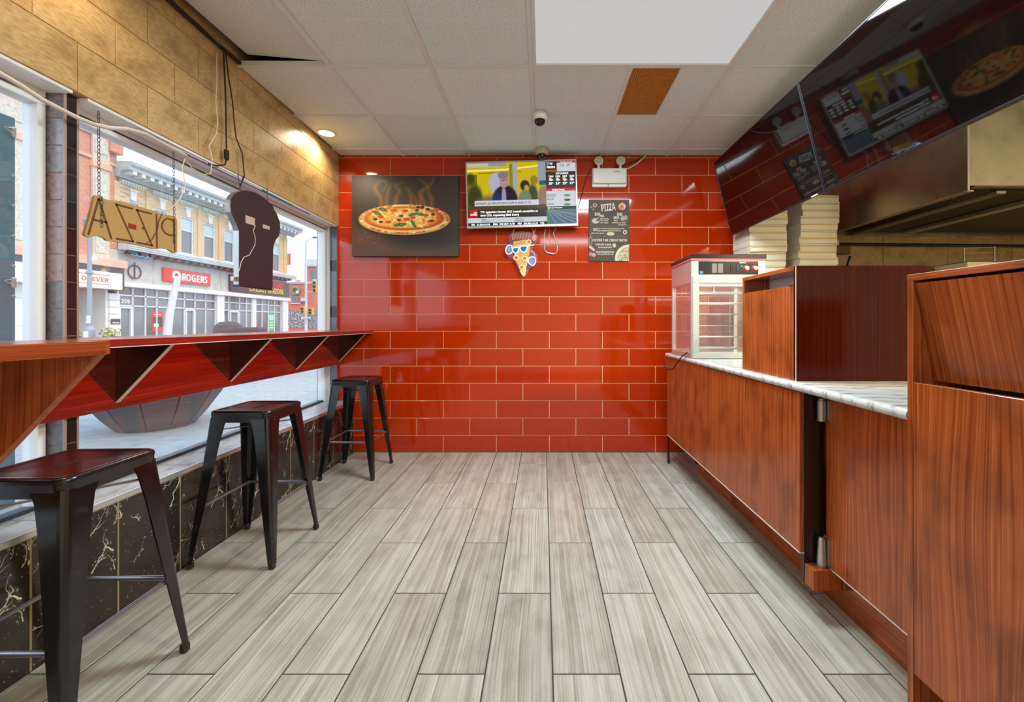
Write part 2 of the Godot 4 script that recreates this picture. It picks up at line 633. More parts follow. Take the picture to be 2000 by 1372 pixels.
	# street
	var conc := noise_tex(101, 0.02, [[0.0, Color(0.86, 0.86, 0.86)], [1.0, Color(1, 1, 1)]], 5)
	for i in 3:
		var m := mat([rgb(166, 176, 178), rgb(160, 171, 174), rgb(170, 179, 180)][i], 0.85)
		m.albedo_texture = conc
		tri_map(m, Vector3(0.6, 0.6, 0.6), Vector3(0.3 * i, 0, 0.2 * i))
		M["pave%d" % i] = m
	M.asphalt = mat(rgb(120, 122, 124), 0.9)
	M.stone_grey = mat(rgb(206, 206, 200), 0.8)
	M.stone_grey.albedo_texture = conc
	tri_map(M.stone_grey, Vector3(0.15, 0.15, 0.15))
	M.stone_white = mat(rgb(228, 228, 224), 0.7)
	M.ledge = mat(rgb(206, 212, 214), 0.6)
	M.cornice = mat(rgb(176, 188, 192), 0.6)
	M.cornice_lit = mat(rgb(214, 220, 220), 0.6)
	M.buff = brick(rgb(226, 196, 154), rgb(206, 180, 144), rgb(214, 180, 134))
	M.red_brick = brick(rgb(214, 138, 112), rgb(226, 190, 172), rgb(200, 122, 98))
	M.salmon = mat(rgb(224, 180, 158), 0.8)
	M.plaster = mat(rgb(236, 234, 230), 0.85)
	M.cream_stucco = mat(rgb(226, 212, 196), 0.85)
	M.cream_stucco.albedo_texture = conc
	tri_map(M.cream_stucco, Vector3(0.5, 0.5, 0.5))
	M.frost = mat(rgb(228, 224, 214), 0.85)
	M.frost.albedo_texture = noise_tex(102, 0.02, [[0.0, rgb(170, 172, 162)], [0.3, rgb(232, 228, 220)], [1.0, Color(1, 1, 1)]], 4)
	tri_map(M.frost, Vector3(0.5, 0.5, 0.5))
	M.orange_wall = mat(rgb(226, 118, 92), 0.8)
	M.shop_glass = mat(rgb(112, 126, 130), 0.06, 0.0, 0.6)
	M.shop_glass2 = mat(rgb(92, 96, 98), 0.06, 0.0, 0.6)
	M.up_glass = mat(rgb(104, 106, 116), 0.06, 0.0, 0.6)
	M.up_glass2 = mat(rgb(176, 200, 212), 0.08, 0.0, 0.6)
	M.frame_pale = mat(rgb(216, 222, 224), 0.5)
	M.sign_red = mat(rgb(226, 58, 56), 0.5)
	M.sign_navy = mat(rgb(58, 62, 78), 0.45)
	M.sign_white = mat(rgb(238, 238, 236), 0.5)
	M.orange_ink = mat(rgb(224, 128, 92), 0.6)
	M.yellow_ink = mat(rgb(246, 190, 66), 0.5)
	M.pink_ink = mat(rgb(230, 60, 84), 0.5)
	M.dark_ink = mat(rgb(58, 64, 70), 0.6)
	M.pole_grey = mat(rgb(150, 164, 174), 0.5, 0.2)
	M.pole_pale = mat(rgb(216, 222, 224), 0.5)
	M.granite = mat(rgb(82, 80, 82), 0.5)
	M.granite.albedo_texture = conc
	tri_map(M.granite, Vector3(2, 2, 2))
	M.granite_dark = mat(rgb(60, 56, 58), 0.6)
	M.teal = mat(rgb(22, 110, 136), 0.35)
	M.traffic = mat(rgb(242, 180, 32), 0.5)
	M.leaf = mat(rgb(110, 150, 70), 0.8)
	M.petal = mat(rgb(232, 206, 80), 0.8)
	M.blue_tube = mat(rgb(60, 176, 224), 0.4)
	M.green_ring = mat(rgb(74, 158, 98), 0.5)

func marble_print() -> ImageTexture:
	var c := Cv.new(640, 640, rgb(48, 42, 38))
	var r := RandomNumberGenerator.new()
	r.seed = 9
	for k in 60:
		c.ell(r.randf(), r.randf(), r.randf_range(0.03, 0.10), r.randf_range(0.03, 0.12), [rgb(58, 51, 46), rgb(40, 35, 32), rgb(64, 54, 46)][k % 3], 0.35, 0.8)
	for k in 620:
		c.ell(r.randf(), r.randf(), r.randf_range(0.0008, 0.003), r.randf_range(0.0008, 0.004), rgb(206, 192, 166), r.randf_range(0.2, 0.8), 0.5, r.randf() * 3.0)
	for k in 84:
		var p := Vector2(r.randf(), r.randf())
		var dir := Vector2.from_angle(-PI * 0.5 + r.randfn(0.25, 0.35))
		var pts := []
		for q in r.randi_range(4, 13):
			pts.append([p.x, p.y])
			p += dir.rotated(r.randfn(0.0, 0.45)) * r.randf_range(0.008, 0.024)
		var wd := r.randf_range(1.2, 4.2)
		c.line(pts, wd, rgb(234, 222, 196), r.randf_range(0.55, 1.0), 0.8)
		if k % 3 == 0:
			var o: Array = pts[pts.size() / 2]
			var b := Vector2(o[0], o[1])
			var br := []
			var d2 := dir.rotated(0.8 if k % 2 else -0.8)
			for q in 6:
				br.append([b.x, b.y])
				b += d2.rotated(r.randfn(0.0, 0.4)) * 0.012
			c.line(br, wd * 0.8, rgb(214, 198, 168), 0.7, 0.5)
		for q in 8:
			var o: Array = pts[r.randi() % pts.size()]
			c.ell(o[0] + r.randfn(0.0, 0.008), o[1] + r.randfn(0.0, 0.010), r.randf_range(0.001, 0.004), r.randf_range(0.001, 0.005), rgb(216, 202, 176), 0.7, 0.4)
	return c.tex()

func brick(a: Color, joint: Color, b: Color) -> StandardMaterial3D:
	# courses too small in the picture to tell apart: printed running bond, 1.2 m a side
	var im := Image.create(256, 256, false, Image.FORMAT_RGBA8)
	im.fill(joint)
	for r in 16:
		for c in 6:
			var x := int(c * 42.67 + (21 if r % 2 else 0)) % 256
			var f := rng.randf()
			var col := a.lerp(b, f)
			im.fill_rect(Rect2i(x, r * 16 + 2, mini(40, 256 - x), 13), col)
			if x + 40 > 256:
				im.fill_rect(Rect2i(0, r * 16 + 2, x + 40 - 256, 13), col)
	var m := mat(Color(1, 1, 1), 0.85)
	m.albedo_texture = ImageTexture.create_from_image(im)
	return tri_map(m, Vector3(0.83, 0.83, 0.83))

# ------------------------------------------------------------------ the scene
func _ready() -> void:
	rng.seed = 7
	# camera: a wide lens held level and shifted
	var cam := Camera3D.new()
	cam.name = "camera"
	cam.projection = Camera3D.PROJECTION_FRUSTUM
	cam.near = 0.05
	cam.far = 300.0
	cam.size = 1372.0 / 828.0 * cam.near
	cam.frustum_offset = Vector2(-60.0, -53.0) / 828.0 * cam.near
	cam.position = Vector3(0, 1.193, 0)
	add_child(cam)
	cam.current = true
	# overcast sky
	var sky_mat := ProceduralSkyMaterial.new()
	sky_mat.sky_top_color = Color(0.80, 0.89, 1.0)
	sky_mat.sky_horizon_color = Color(0.81, 0.88, 0.95)
	sky_mat.ground_bottom_color = Color(0.5, 0.5, 0.5)
	sky_mat.ground_horizon_color = Color(0.7, 0.7, 0.7)
	sky_mat.sky_energy_multiplier = 1.5
	var env := Environment.new()
	env.background_mode = Environment.BG_SKY
	env.sky = Sky.new()
	env.sky.sky_material = sky_mat
	env.tonemap_mode = Environment.TONE_MAPPER_LINEAR
	env.tonemap_exposure = 1.1
	env.sdfgi_enabled = true
	env.ssao_enabled = true
	env.ssil_enabled = true
	var we := WorldEnvironment.new()
	we.name = "environment"
	we.environment = env
	add_child(we)
	# the sun behind thin cloud, from over our own roof onto the buildings across the street
	var sun := DirectionalLight3D.new()
	sun.name = "sun"
	sun.light_energy = 0.7
	sun.light_color = Color(1.0, 0.93, 0.84)
	sun.light_angular_distance = 30.0
	sun.shadow_enabled = true
	add_child(sun)
	sun.look_at_from_position(Vector3(6, 8, 2), Vector3(0, 0, 0))

	materials()
	room()
	ceiling()
	street_front()
	bar()
	stools()
	wall_things()
	counters()
	kitchen()
	window_things()
	street()

const PANEL_POWER := 9.0
const SPOT_POWER := 0.5

func area_light(parent: Node3D, at: Vector3, size: Vector2, energy: float, c: Color) -> void:
	var l := AreaLight3D.new()
	l.name = "panel_lamp"
	l.area_size = size
	l.light_energy = energy
	l.light_color = c
	l.area_range = 20.0
	l.area_attenuation = 2.0
	l.shadow_enabled = true
	parent.add_child(l, true)
	l.position = at
	l.rotation.x = -PI / 2

# ------------------------------------------------------------------ room shell
func room() -> void:
	# floor
	var fl := struct("floor", "grey-beige wood-look plank floor with dark joints")
	slab("grout_bed", Vector3(-1.9, -0.12, BACK - 0.12), Vector3(5.0, -0.0015, 2.7), M.grout_dark, fl)
	var pw := 0.2305
	var pl := 0.866
	for c in range(-8, 21):
		var x0 := 0.034 + c * pw
		var off := 2.31 if c % 2 == 0 else 2.744
		for k in range(-3, 5):
			var far := off + pl * k
			var near := far - pl
			far = minf(far, -BACK)
			if far - near < 0.05 or (c > 6 and k < 0):
				continue
			var a := maxf(x0, -1.755)
			var b := x0 + pw
			var o := obj("plank", block(Vector3(b - a - 0.005, 0.012, far - near - 0.005), 0.0012), M["plank%d" % rng.randi_range(0, 5)], fl, Vector3((a + b) * 0.5, -0.006 + rng.randf_range(-0.0006, 0.0004), -(far + near) * 0.5))
			o.rotation.z = rng.randf_range(-0.001, 0.001)
	# end wall: red tiles, and the kitchen's tan tiles beyond the pizza boxes
	var wb := struct("wall_back", "end wall of glossy orange-red running-bond tiles with pale joints")
	slab("backing", Vector3(-2.1, 0, BACK - 0.15), Vector3(2.6, 3.1, BACK - 0.004), M.grout_red, wb)
	slab("backing", Vector3(2.6, 0, BACK - 0.15), Vector3(5.0, 3.1, BACK - 0.004), M.grout_tan, wb)
	var th := 0.1612
	var tw := 0.4925
	for r in range(-7, 12):
		# row 3 is the one whose lower edge stands at 1.608
		var y0 := 1.608 + (r - 3) * th - 0.0
		var y1 := y0 + th
		y0 = maxf(y0, 0.0)
		y1 = minf(y1, CEIL + 0.02)
		if y1 - y0 < 0.01:
			continue
		var odd := absi(r) % 2 == 1
		var x := -1.4155 - tw * 2.0 + (0.0 if odd else -tw * 0.5)
		while x < 2.55:
			var a := maxf(x, -1.96)
			var b := minf(x + tw, 2.55)
			if b - a > 0.03:
				obj("tile", block(Vector3(b - a - 0.006, y1 - y0 - 0.006, 0.012), 0.0012), M["red%d" % rng.randi_range(0, 3)], wb, Vector3((a + b) * 0.5, (y0 + y1) * 0.5, BACK - 0.006))
			x += tw
	for r in range(0, 5):
		for c in range(0, 4):
			var a := 2.56 + 0.6 * c
			obj("kitchen_tile", block(Vector3(0.595, 0.595, 0.01), 0.001), M["tan%d" % rng.randi_range(0, 2)], wb, Vector3(a + 0.3, 0.18 + 0.6 * r - 0.3 + 0.3, BACK - 0.005))
	# the walls the photograph does not see
	var wf := struct("wall_front", "plain wall on the entrance side")
	slab("plaster", Vector3(-2.1, 0, 2.6), Vector3(5.0, 3.1, 2.75), M.plaster, wf)
	var wr := struct("wall_kitchen", "plain wall at the far side of the kitchen")
	slab("plaster", Vector3(4.9, 0, BACK), Vector3(5.05, 3.1, 2.7), M.plaster, wr)

func ceiling() -> void:
	var ce := struct("ceiling", "suspended ceiling of speckled square tiles in a pale grid")
	slab("plenum_deck", Vector3(-2.3, 3.05, BACK - 0.1), Vector3(5.05, 3.2, 2.75), M.plenum, ce)
	var xs := []
	for n in range(-2, 8):
		xs.append(-0.071 + 0.61 * n)
	var ds := []
	for k in range(0, 11):
		ds.append(3.798 - 0.611 * k)
	var tb := 0.024
	for i in xs.size():
		var x: float = xs[i]
		var cuts := [3.936, -2.6]
		if i == 3:
			cuts = [3.936, 2.576, 1.965, 0.132, -0.479, -2.6]
		elif i == 7:
			cuts = [3.936, 0.132, -0.479, -2.6]
		for q in range(0, cuts.size(), 2):
			slab("grid_bar", Vector3(x - tb * 0.5, CEIL - 0.004, -cuts[q]), Vector3(x + tb * 0.5, CEIL + 0.03, -cuts[q + 1]), M.tbar, ce, 0.002)
	for d in ds:
		slab("grid_bar", Vector3(-1.885, CEIL - 0.0035, -d - tb * 0.5), Vector3(4.9, CEIL + 0.03, -d + tb * 0.5), M.tbar, ce, 0.002)
	var ex := [-1.93] + xs + [4.9]
	var ed := [3.936] + ds + [-2.6]
	for i in ex.size() - 1:
		for j in ed.size() - 1:
			var a: float = ex[i] + (0.012 if i else 0.0)
			var b: float = ex[i + 1] - 0.012
			var f: float = ed[j] - (0.012 if j else 0.0)
			var e: float = ed[j + 1] + 0.012
			var mid: float = (ed[j] + ed[j + 1]) * 0.5
			if i == 0:
				# cut to the street wall
				a = -1.892 + TURN * (3.936 - mid) + (0.012 if j < 3 else 0.032)
			# openings for the light fittings
			if i in [3, 4] and j in [3, 7]:
				continue
			if i in [7, 8] and j == 7:
				continue
			if i == 4 and j == 2:
				a += 0.307 + 0.012
				slab("grid_bar", Vector3(a - 0.024, CEIL - 0.004, -f), Vector3(a, CEIL + 0.03, -e), M.tbar, ce, 0.002)
			var o := obj("ceiling_tile", block(Vector3(b - a, 0.014, f - e), 0.002), M["ceil%d" % rng.randi_range(0, 2)], ce, Vector3((a + b) * 0.5, CEIL + 0.010, -(f + e) * 0.5))
			if i == 0 and j == 3:
				# the sagging grid has let this one ride up at the street wall
				o.position += Vector3(0.018, 0.034, 0.0)
				o.rotation.z = -0.085
				o.rotation.x = 0.025
			elif i == 1 and j == 3:
				o.position += Vector3(0, 0.006, 0)
				o.rotation.z = -0.012
	# light panels; those over entrance and kitchen are unseen, added to brighten
	var warm := Color(0.90, 0.97, 1.0)
	var spots := [[Vector3(0.539, CEIL, -2.2705), "large square-cornered white light panel recessed in the ceiling grid", 1.0], [Vector3(0.539, CEIL, 0.1735), "added white ceiling light panel, unseen over the entrance, filling the room", 0.22], [Vector3(2.979, CEIL, 0.1735), "added white ceiling light panel, unseen over the kitchen, brightening that side", 2.2]]
	for s in spots:
		var t := thing("ceiling_light", s[1], "light", s[0])
		var fr := Sh.new()
		for q in [-1, 1]:
			fr.box(Vector3(0, 0.002, q * 0.2885), Vector3(1.196, 0.016, 0.020), 0.002)
			fr.box(Vector3(q * 0.588, 0.002, 0), Vector3(0.020, 0.016, 0.557), 0.002)
		obj("frame", fr, M.tbar, t)
		var dm := lit(Color(0.96, 0.965, 0.97), 0.50)
		dm.albedo_color = Color(0.35, 0.36, 0.36)
		slab("diffuser", Vector3(-0.58, 0.004, -0.28), Vector3(0.58, 0.010, 0.28), dm, t)
		slab("housing", Vector3(-0.6, 0.03, -0.3), Vector3(0.6, 0.12, 0.3), M.white_paint, t)
		area_light(t, Vector3(0, -0.008, 0), Vector2(1.15, 0.55), PANEL_POWER * s[2], warm if s[0].x < 2.0 else Color(1.0, 0.92, 0.74))
	# amber egg-crate grille
	var g := thing("ceiling_grille", "amber brown egg-crate ceiling grille beside the light panel", "grille", Vector3(0.551, CEIL, -2.588))
	slab("backing", Vector3(0.0, 0.03, -0.587), Vector3(0.307, 0.05, 0.0), mat(rgb(176, 110, 40), 0.6), g)
	var bars := Sh.new()
	for k in 22:
		bars.box(Vector3(0.007 + 0.0139 * k, 0.011, -0.2935), Vector3(0.0035, 0.014, 0.587))
	for k in 41:
		bars.box(Vector3(0.1535, 0.0112, -0.008 - 0.0143 * k), Vector3(0.307, 0.0132, 0.0035))
	obj("lattice", bars, M.amber, g)
	# recessed downlights along the street wall
	for q in [[-1.772, 3.472, "round recessed downlight glowing in the ceiling corner by the street wall"], [-1.70, 1.45, "round recessed downlight above the window bar, nearer the entrance"], [-1.64, -0.4, "round recessed downlight by the entrance"]]:
		var t := thing("downlight", q[2], "light", Vector3(q[0], CEIL, -q[1]))
		obj("trim_ring", Sh.new().lathe([Vector2(0.058, 0.0), Vector2(0.060, -0.005), Vector2(0.074, -0.004), Vector2(0.076, 0.002), Vector2(0.076, 0.01)], 28), M.white_paint, t)
		obj("lens", Sh.new().lathe([Vector2(0.0, -0.0032), Vector2(0.059, -0.0032), Vector2(0.059, 0.004)], 28), lit(Color(1, 0.97, 0.9), 2.5), t)
		var l := SpotLight3D.new()
		l.name = "lamp"
		l.light_energy = SPOT_POWER
		l.light_color = Color(1.0, 0.93, 0.8)
		l.spot_angle = 80.0
		l.spot_range = 12.0
		l.spot_attenuation = 2.0
		l.spot_angle_attenuation = 0.6
		l.light_size = 0.05
		l.shadow_enabled = true
		t.add_child(l, true)
		l.position = Vector3(0, -0.03, 0)
		l.rotation.x = -PI / 2
	# dome cameras
	var dc := thing("dome_camera", "small white dome camera on the ceiling grid, further from the end wall", "camera", Vector3(-0.022, CEIL, -3.15))
	obj("housing", Sh.new().lathe([Vector2(0.058, 0.0), Vector2(0.058, -0.03), Vector2(0.054, -0.043), Vector2(0.040, -0.052), Vector2(0.0, -0.052)], 28), M.white_plastic, dc)
	obj("dome", Sh.new().lathe([Vector2(0.041, -0.050), Vector2(0.038, -0.068), Vector2(0.028, -0.082), Vector2(0.014, -0.089), Vector2(0.0, -0.091)], 24), M.black_gloss, dc)
	var d2 := dup(dc, Vector3(-0.008, CEIL, -3.79), "cream dome camera on the ceiling just above the wall television")
	(d2.get_child(0) as MeshInstance3D).material_override = M.cream_plastic

# ------------------------------------------------------------------ street front
# facade pieces: local x outwards is negative, y up, z = distance from the end wall
func front(called: String, label: String) -> Node3D:
	return struct(called, label, CORNER, TURN)

func street_front() -> void:
	var w := front("wall_street", "band of tan stone-look tiles above the street windows")
	slab("backing", Vector3(-0.20, 2.10, -0.1), Vector3(-0.004, 3.1, 6.6), M.grout_tan, w)
	for r in 4:
		var y0 := 2.1 + 0.1938 * r
		var y1 := minf(y0 + 0.1938, CEIL + 0.1)
		if r == 3:
			y1 = y0 + 0.15
		var z := 0.155 + (0.0 if r % 2 == 0 else 0.152) - 0.3035
		while z < 5.4:
			var a := maxf(z, 0.0)
			var b := z + 0.3035
			if b - a > 0.02:
				obj("tile", block(Vector3(0.01, y1 - y0 - 0.003, b - a - 0.003), 0.001), M["tan%d" % rng.randi_range(0, 2)], w, Vector3(-0.005, (y0 + y1) * 0.5, (a + b) * 0.5))
			z += 0.3035
	slab("end_panel", Vector3(-0.2, 0.0, 4.6), Vector3(-0.004, 2.1, 6.6), M.cream_stucco, w)
	slab("end_pier", Vector3(-0.2, 0.0, -0.14), Vector3(-0.013, 2.1, -0.005), M.cream_stucco, w)
	# knee wall
	var k := struct("wall_low", "low black marble wall under the window with pale joints")
	slab("backing", Vector3(-2.1, 0, BACK), Vector3(-1.7572, 0.468, 2.6), M.grout_marble, k)
	var d := 3.936
	var first := 3.555
	while d > -0.8:
		var e := first if d > first else d - 0.3
		obj("marble_tile", block(Vector3(0.012, 0.455, d - e - 0.007), 0.0006), M["marble%d" % rng.randi_range(0, 2)], k, Vector3(-1.762, 0.2275, -(d + e) * 0.5))
		d = e
	slab("edge_strip", Vector3(-1.766, 0.458, BACK), Vector3(-1.754, 0.482, 2.6), M.alu, k, 0.002)
	d = 3.936
	while d > -0.8:
		obj("sill_tile", block(Vector3(0.30, 0.014, 0.596), 0.001), M.sill, k, Vector3(-1.916, 0.475, -d + 0.3))
		d -= 0.6
	# tiled pier between the two windows
	var p := front("trim_1", "narrow pier faced with dark glossy square tiles between the windows")
	slab("core", Vector3(-0.20, 0.48, 2.239), Vector3(-0.048, 2.10, 2.282), M.grout_white, p)
	var pz := 0.106
	for i in 16:
		var y0 := 2.10 - pz * (i + 1)
		var y1 := y0 + pz
		y0 = maxf(y0, 0.482)
		obj("front_tile", block(Vector3(0.078, y1 - y0 - 0.004, 0.006), 0.0008), M["pier_sheen_tile%d" % (1 if i < 3 else 0 if i < 7 else 2)], p, Vector3(-0.089, (y0 + y1) * 0.5, 2.284))  # painted reflection, darker in the lower rows
		obj("side_tile", block(Vector3(0.006, y1 - y0 - 0.003, 0.037), 0.0008), M.dark_tile, p, Vector3(-0.046, (y0 + y1) * 0.5, 2.2605))
	slab("corner_trim", Vector3(-0.049, 0.48, 2.2795), Vector3(-0.040, 2.10, 2.290), M.trim_taupe, p, 0.002)
	slab("corner_trim", Vector3(-0.049, 0.48, 2.234), Vector3(-0.040, 2.10, 2.2420), M.trim_taupe, p, 0.002)
	slab("caulk", Vector3(-0.138, 0.48, 2.281), Vector3(-0.128, 2.10, 2.292), M.alu_dark, p, 0.002)
	# far jamb of small dark tiles by the red wall
	var j := front("trim_2", "strip of small dark blue tiles where the window meets the red wall")
	slab("core", Vector3(-0.13, 0.48, -0.002), Vector3(-0.006, 2.10, 0.012), M.grout_white, j)
	for i in 16:
		var y0 := 2.10 - pz * (i + 1)
		var y1 := y0 + pz
		y0 = maxf(y0, 0.482)
		obj("jamb_tile", block(Vector3(0.062, y1 - y0 - 0.004, 0.006), 0.0008), M.dark_tile if i % 4 == 3 else M.blue_tile, j, Vector3(-0.044, (y0 + y1) * 0.5, 0.014))
	slab("edge_trim", Vector3(-0.012, 0.48, 0.0), Vector3(-0.004, 2.10, 0.020), M.red_plastic, j, 0.001)
	# windows
	for q in [["window_1", "large street window between the pier and the red wall", 0.03, 2.236], ["window_2", "street window nearer the entrance, behind the teal board", 2.292, 4.6]]:
		var wn := front(q[0], q[1])
		var a: float = q[2]
		var b: float = q[3]
		slab("frame_head", Vector3(-0.165, 2.035, a), Vector3(-0.105, 2.10, b), M.frame_white, wn, 0.003)
		slab("head_strip", Vector3(-0.106, 2.058, a), Vector3(-0.100, 2.064, b), M.alu_dark, wn)
		slab("soffit", Vector3(-0.104, 2.088, a), Vector3(-0.006, 2.099, b), M.frame_white, wn)
		slab("frame_jamb", Vector3(-0.165, 0.482, a), Vector3(-0.105, 2.035, a + 0.028), M.frame_white, wn, 0.003)
		slab("frame_jamb", Vector3(-0.165, 0.482, b - 0.026), Vector3(-0.105, 2.035, b), M.frame_white, wn, 0.003)
		slab("frame_sill", Vector3(-0.165, 0.478, a), Vector3(-0.115, 0.498, b), M.alu_dark, wn, 0.002)
		slab("pane", Vector3(-0.139, 0.49, a + 0.02), Vector3(-0.133, 2.05, b - 0.02), M.clear, wn)

# ------------------------------------------------------------------ window bar and stools
func bar() -> void:
	# long narrow shelf; front edge 1.58 m from the camera's line, top 1.136 m
	var b := thing("window_bar", "long narrow cherry wood bar shelf with triangle brackets along the window", "bar shelf")
	var top := Sh.new()
	top.prism(PackedVector2Array([Vector2(-2.003, 3.930), Vector2(-1.578, 3.930), Vector2(-1.578, 0.985), Vector2(-1.800, 0.985), Vector2(-1.800, 1.62), Vector2(-1.845, 1.62), Vector2(-1.845, 1.715), Vector2(-1.925, 1.715)]), 1.1075, 1.1355, Transform3D(Basis(Vector3(1, 0, 0), Vector3(0, 0, -1), Vector3(0, 1, 0)), Vector3.ZERO))
	obj("shelf_top", top, M.cherry_z, b)
	slab("edge_band", Vector3(-1.579, 1.1085, -3.93), Vector3(-1.5765, 1.1345, -0.99), M.mahogany, b, 0.0008)
	slab("edge_line", Vector3(-1.5785, 1.1050, -3.93), Vector3(-1.5755, 1.1080, -0.99), M.band_white, b)
	slab("apron", Vector3(-1.860, 0.825, -3.93), Vector3(-1.842, 1.1075, -0.62), M.mahogany, b, 0.001)
	for d in [1.827, 2.494, 3.161, 3.828]:
		var tri := Sh.new()
		tri.prism(PackedVector2Array([Vector2(-1.842, 1.1075), Vector2(-1.60, 1.1075), Vector2(-1.842, 0.853)]), -d - 0.018, -d)
		var br := obj("bracket", tri, M.dark_panel, b)
		var e := Sh.new()
		var bs := Basis(Vector3(0, 0, 1), atan2(0.2545, 0.242))
		e.box(Vector3(-1.7205, 0.9795, -d - 0.009), Vector3(0.349, 0.0025, 0.0185), 0.0, bs)
		obj("edge_strip", e, M.band_white, br)
	# wide end of the bar close to the camera
	var n := thing("wide_bar_end", "broad cherry wood bar end with a rounded corner and sloping gable", "bar shelf")
	var out := PackedVector2Array()
	out.append(Vector2(-1.76, 0.15))
	out.append(Vector2(-0.99, 0.15))
	for i in 7:
		var a := PI * 0.5 * i / 6.0
		out.append(Vector2(-1.01 + 0.02 * cos(a), 0.962 + 0.02 * sin(a)))
	out.append(Vector2(-1.76, 0.982))
	obj("bar_top", Sh.new().prism(out, 1.124, 1.154, Transform3D(Basis(Vector3(1, 0, 0), Vector3(0, 0, -1), Vector3(0, 1, 0)), Vector3.ZERO)), M.cherry_z, n)
	slab("front_edge", Vector3(-0.991, 1.1255, -0.96), Vector3(-0.9885, 1.1525, -0.152), M.edge_brown, n, 0.0008)
	obj("gable", Sh.new().prism(PackedVector2Array([Vector2(-1.0, 1.124), Vector2(-1.258, 0.855), Vector2(-1.48, 0.62), Vector2(-1.76, 0.62), Vector2(-1.76, 1.124)]), -0.972, -0.954), M.cherry, n)
	slab("back_panel", Vector3(-1.76, 0.62, -0.954), Vector3(-1.742, 1.124, -0.16), M.cherry_z, n)

func make_stool() -> Node3D:
	var t := thing("bar_stool", "", "bar stool", Vector3.ZERO, 0.0, "black metal bar stools along the window bar")
	# seat: a pressed square with soft corners
	var rings := []
	for q in [[0.150, 0.700, 0.030], [0.152, 0.738, 0.034], [0.154, 0.746, 0.036], [0.152, 0.753, 0.036], [0.146, 0.757, 0.034], [0.136, 0.756, 0.030], [0.120, 0.753, 0.028], [0.04, 0.752, 0.02]]:
		var ring := []
		for k in 32:
			var c := k / 8
			var a := PI * 0.5 * c + PI * 0.5 * float(k % 8) / 7.0
			var cc: Vector2 = [Vector2(1, 1), Vector2(-1, 1), Vector2(-1, -1), Vector2(1, -1)][c]
			var h: float = q[0] - q[2]
			ring.append(Vector3(cc.x * h + cos(a) * q[2], q[1], cc.y * h + sin(a) * q[2]))
		rings.append(ring)
	var seat := Sh.new().loft(rings, -1.0, true, false)
	seat.box(Vector3(0, 0.7515, 0), Vector3(0.09, 0.001, 0.09))
	seat.box(Vector3(0, 0.742, 0), Vector3(0.28, 0.003, 0.28))
	obj("seat", seat, M.stool, t)
	obj("hand_slot", Sh.new().box(Vector3(0, 0.7524, 0), Vector3(0.016, 0.0012, 0.075), 0.0005), M.black_rubber, t)
	# four legs of folded sheet, tapering to the feet
	for s in [Vector2(1, 1), Vector2(-1, 1), Vector2(-1, -1), Vector2(1, -1)]:
		var lr := []
		for q in [[0.722, 0.1505, 0.098, 0.022], [0.69, 0.1535, 0.084, 0.022], [0.60, 0.1615, 0.072, 0.021], [0.30, 0.1875, 0.050, 0.016], [0.10, 0.205, 0.033, 0.012], [0.02, 0.212, 0.026, 0.010]]:
			var o: float = q[1]
			var wd: float = q[2]
			var r: float = q[3]
			var ring := []
			var ti := 0.006
			ring.append(Vector2(o - wd, o))
			for i in 5:
				var a := PI * 0.5 * (1.0 - i / 4.0)
				ring.append(Vector2(o - r + cos(a) * r, o - r + sin(a) * r))
			ring.append(Vector2(o, o - wd))
			ring.append(Vector2(o - ti, o - wd))
			for i in 3:
				var a := PI * 0.5 * (i / 2.0)
				ring.append(Vector2(o - r + cos(a) * (r - ti), o - r + sin(a) * (r - ti)))
			ring.append(Vector2(o - wd, o - ti))
			var rr := []
			for p in ring:
				rr.append(Vector3(p.x * s.x, q[0], p.y * s.y))
			lr.append(rr)
		var lg := obj("leg", Sh.new().loft(lr, s.x * s.y * -1.0, false, true), M.stool, t)
		obj("foot", Sh.new().box(Vector3(0.1995 * s.x, 0.016, 0.1995 * s.y), Vector3(0.027, 0.032, 0.027), 0.006), M.rust, lg)
	# foot rails and the braces under the seat
	var h := 0.174
	for q in [[Vector3(-h, 0.285, h), Vector3(h, 0.285, h)], [Vector3(h, 0.285, h), Vector3(h, 0.285, -h)], [Vector3(h, 0.285, -h), Vector3(-h, 0.285, -h)], [Vector3(-h, 0.285, -h), Vector3(-h, 0.285, h)]]:
		obj("foot_rail", Sh.new().tube([q[0], q[1]], 0.0085, 10), M.worn_bar, t)
	for s in [1, -1]:
		obj("seat_brace", Sh.new().box(Vector3(0, 0.655 + 0.003 * s, 0), Vector3(0.42, 0.005, 0.018), 0.001, Basis(Vector3.UP, PI / 4 * s)), M.worn_bar, t)
	return t

func stools() -> void:
	var s := make_stool()
	s.position = Vector3(-1.494, 0, -3.425)
	s.set_meta("label", "black metal bar stool standing closest to the red tiled wall")
	dup(s, Vector3(-1.516, 0, -2.262), "black metal bar stool in the middle of the row of three").get_child(6).free()
	var c := dup(s, Vector3(-1.497, 0, -1.338), "black metal bar stool in front of the wide bar end, worn paint on its legs")
	c.rotation.y = 0.02

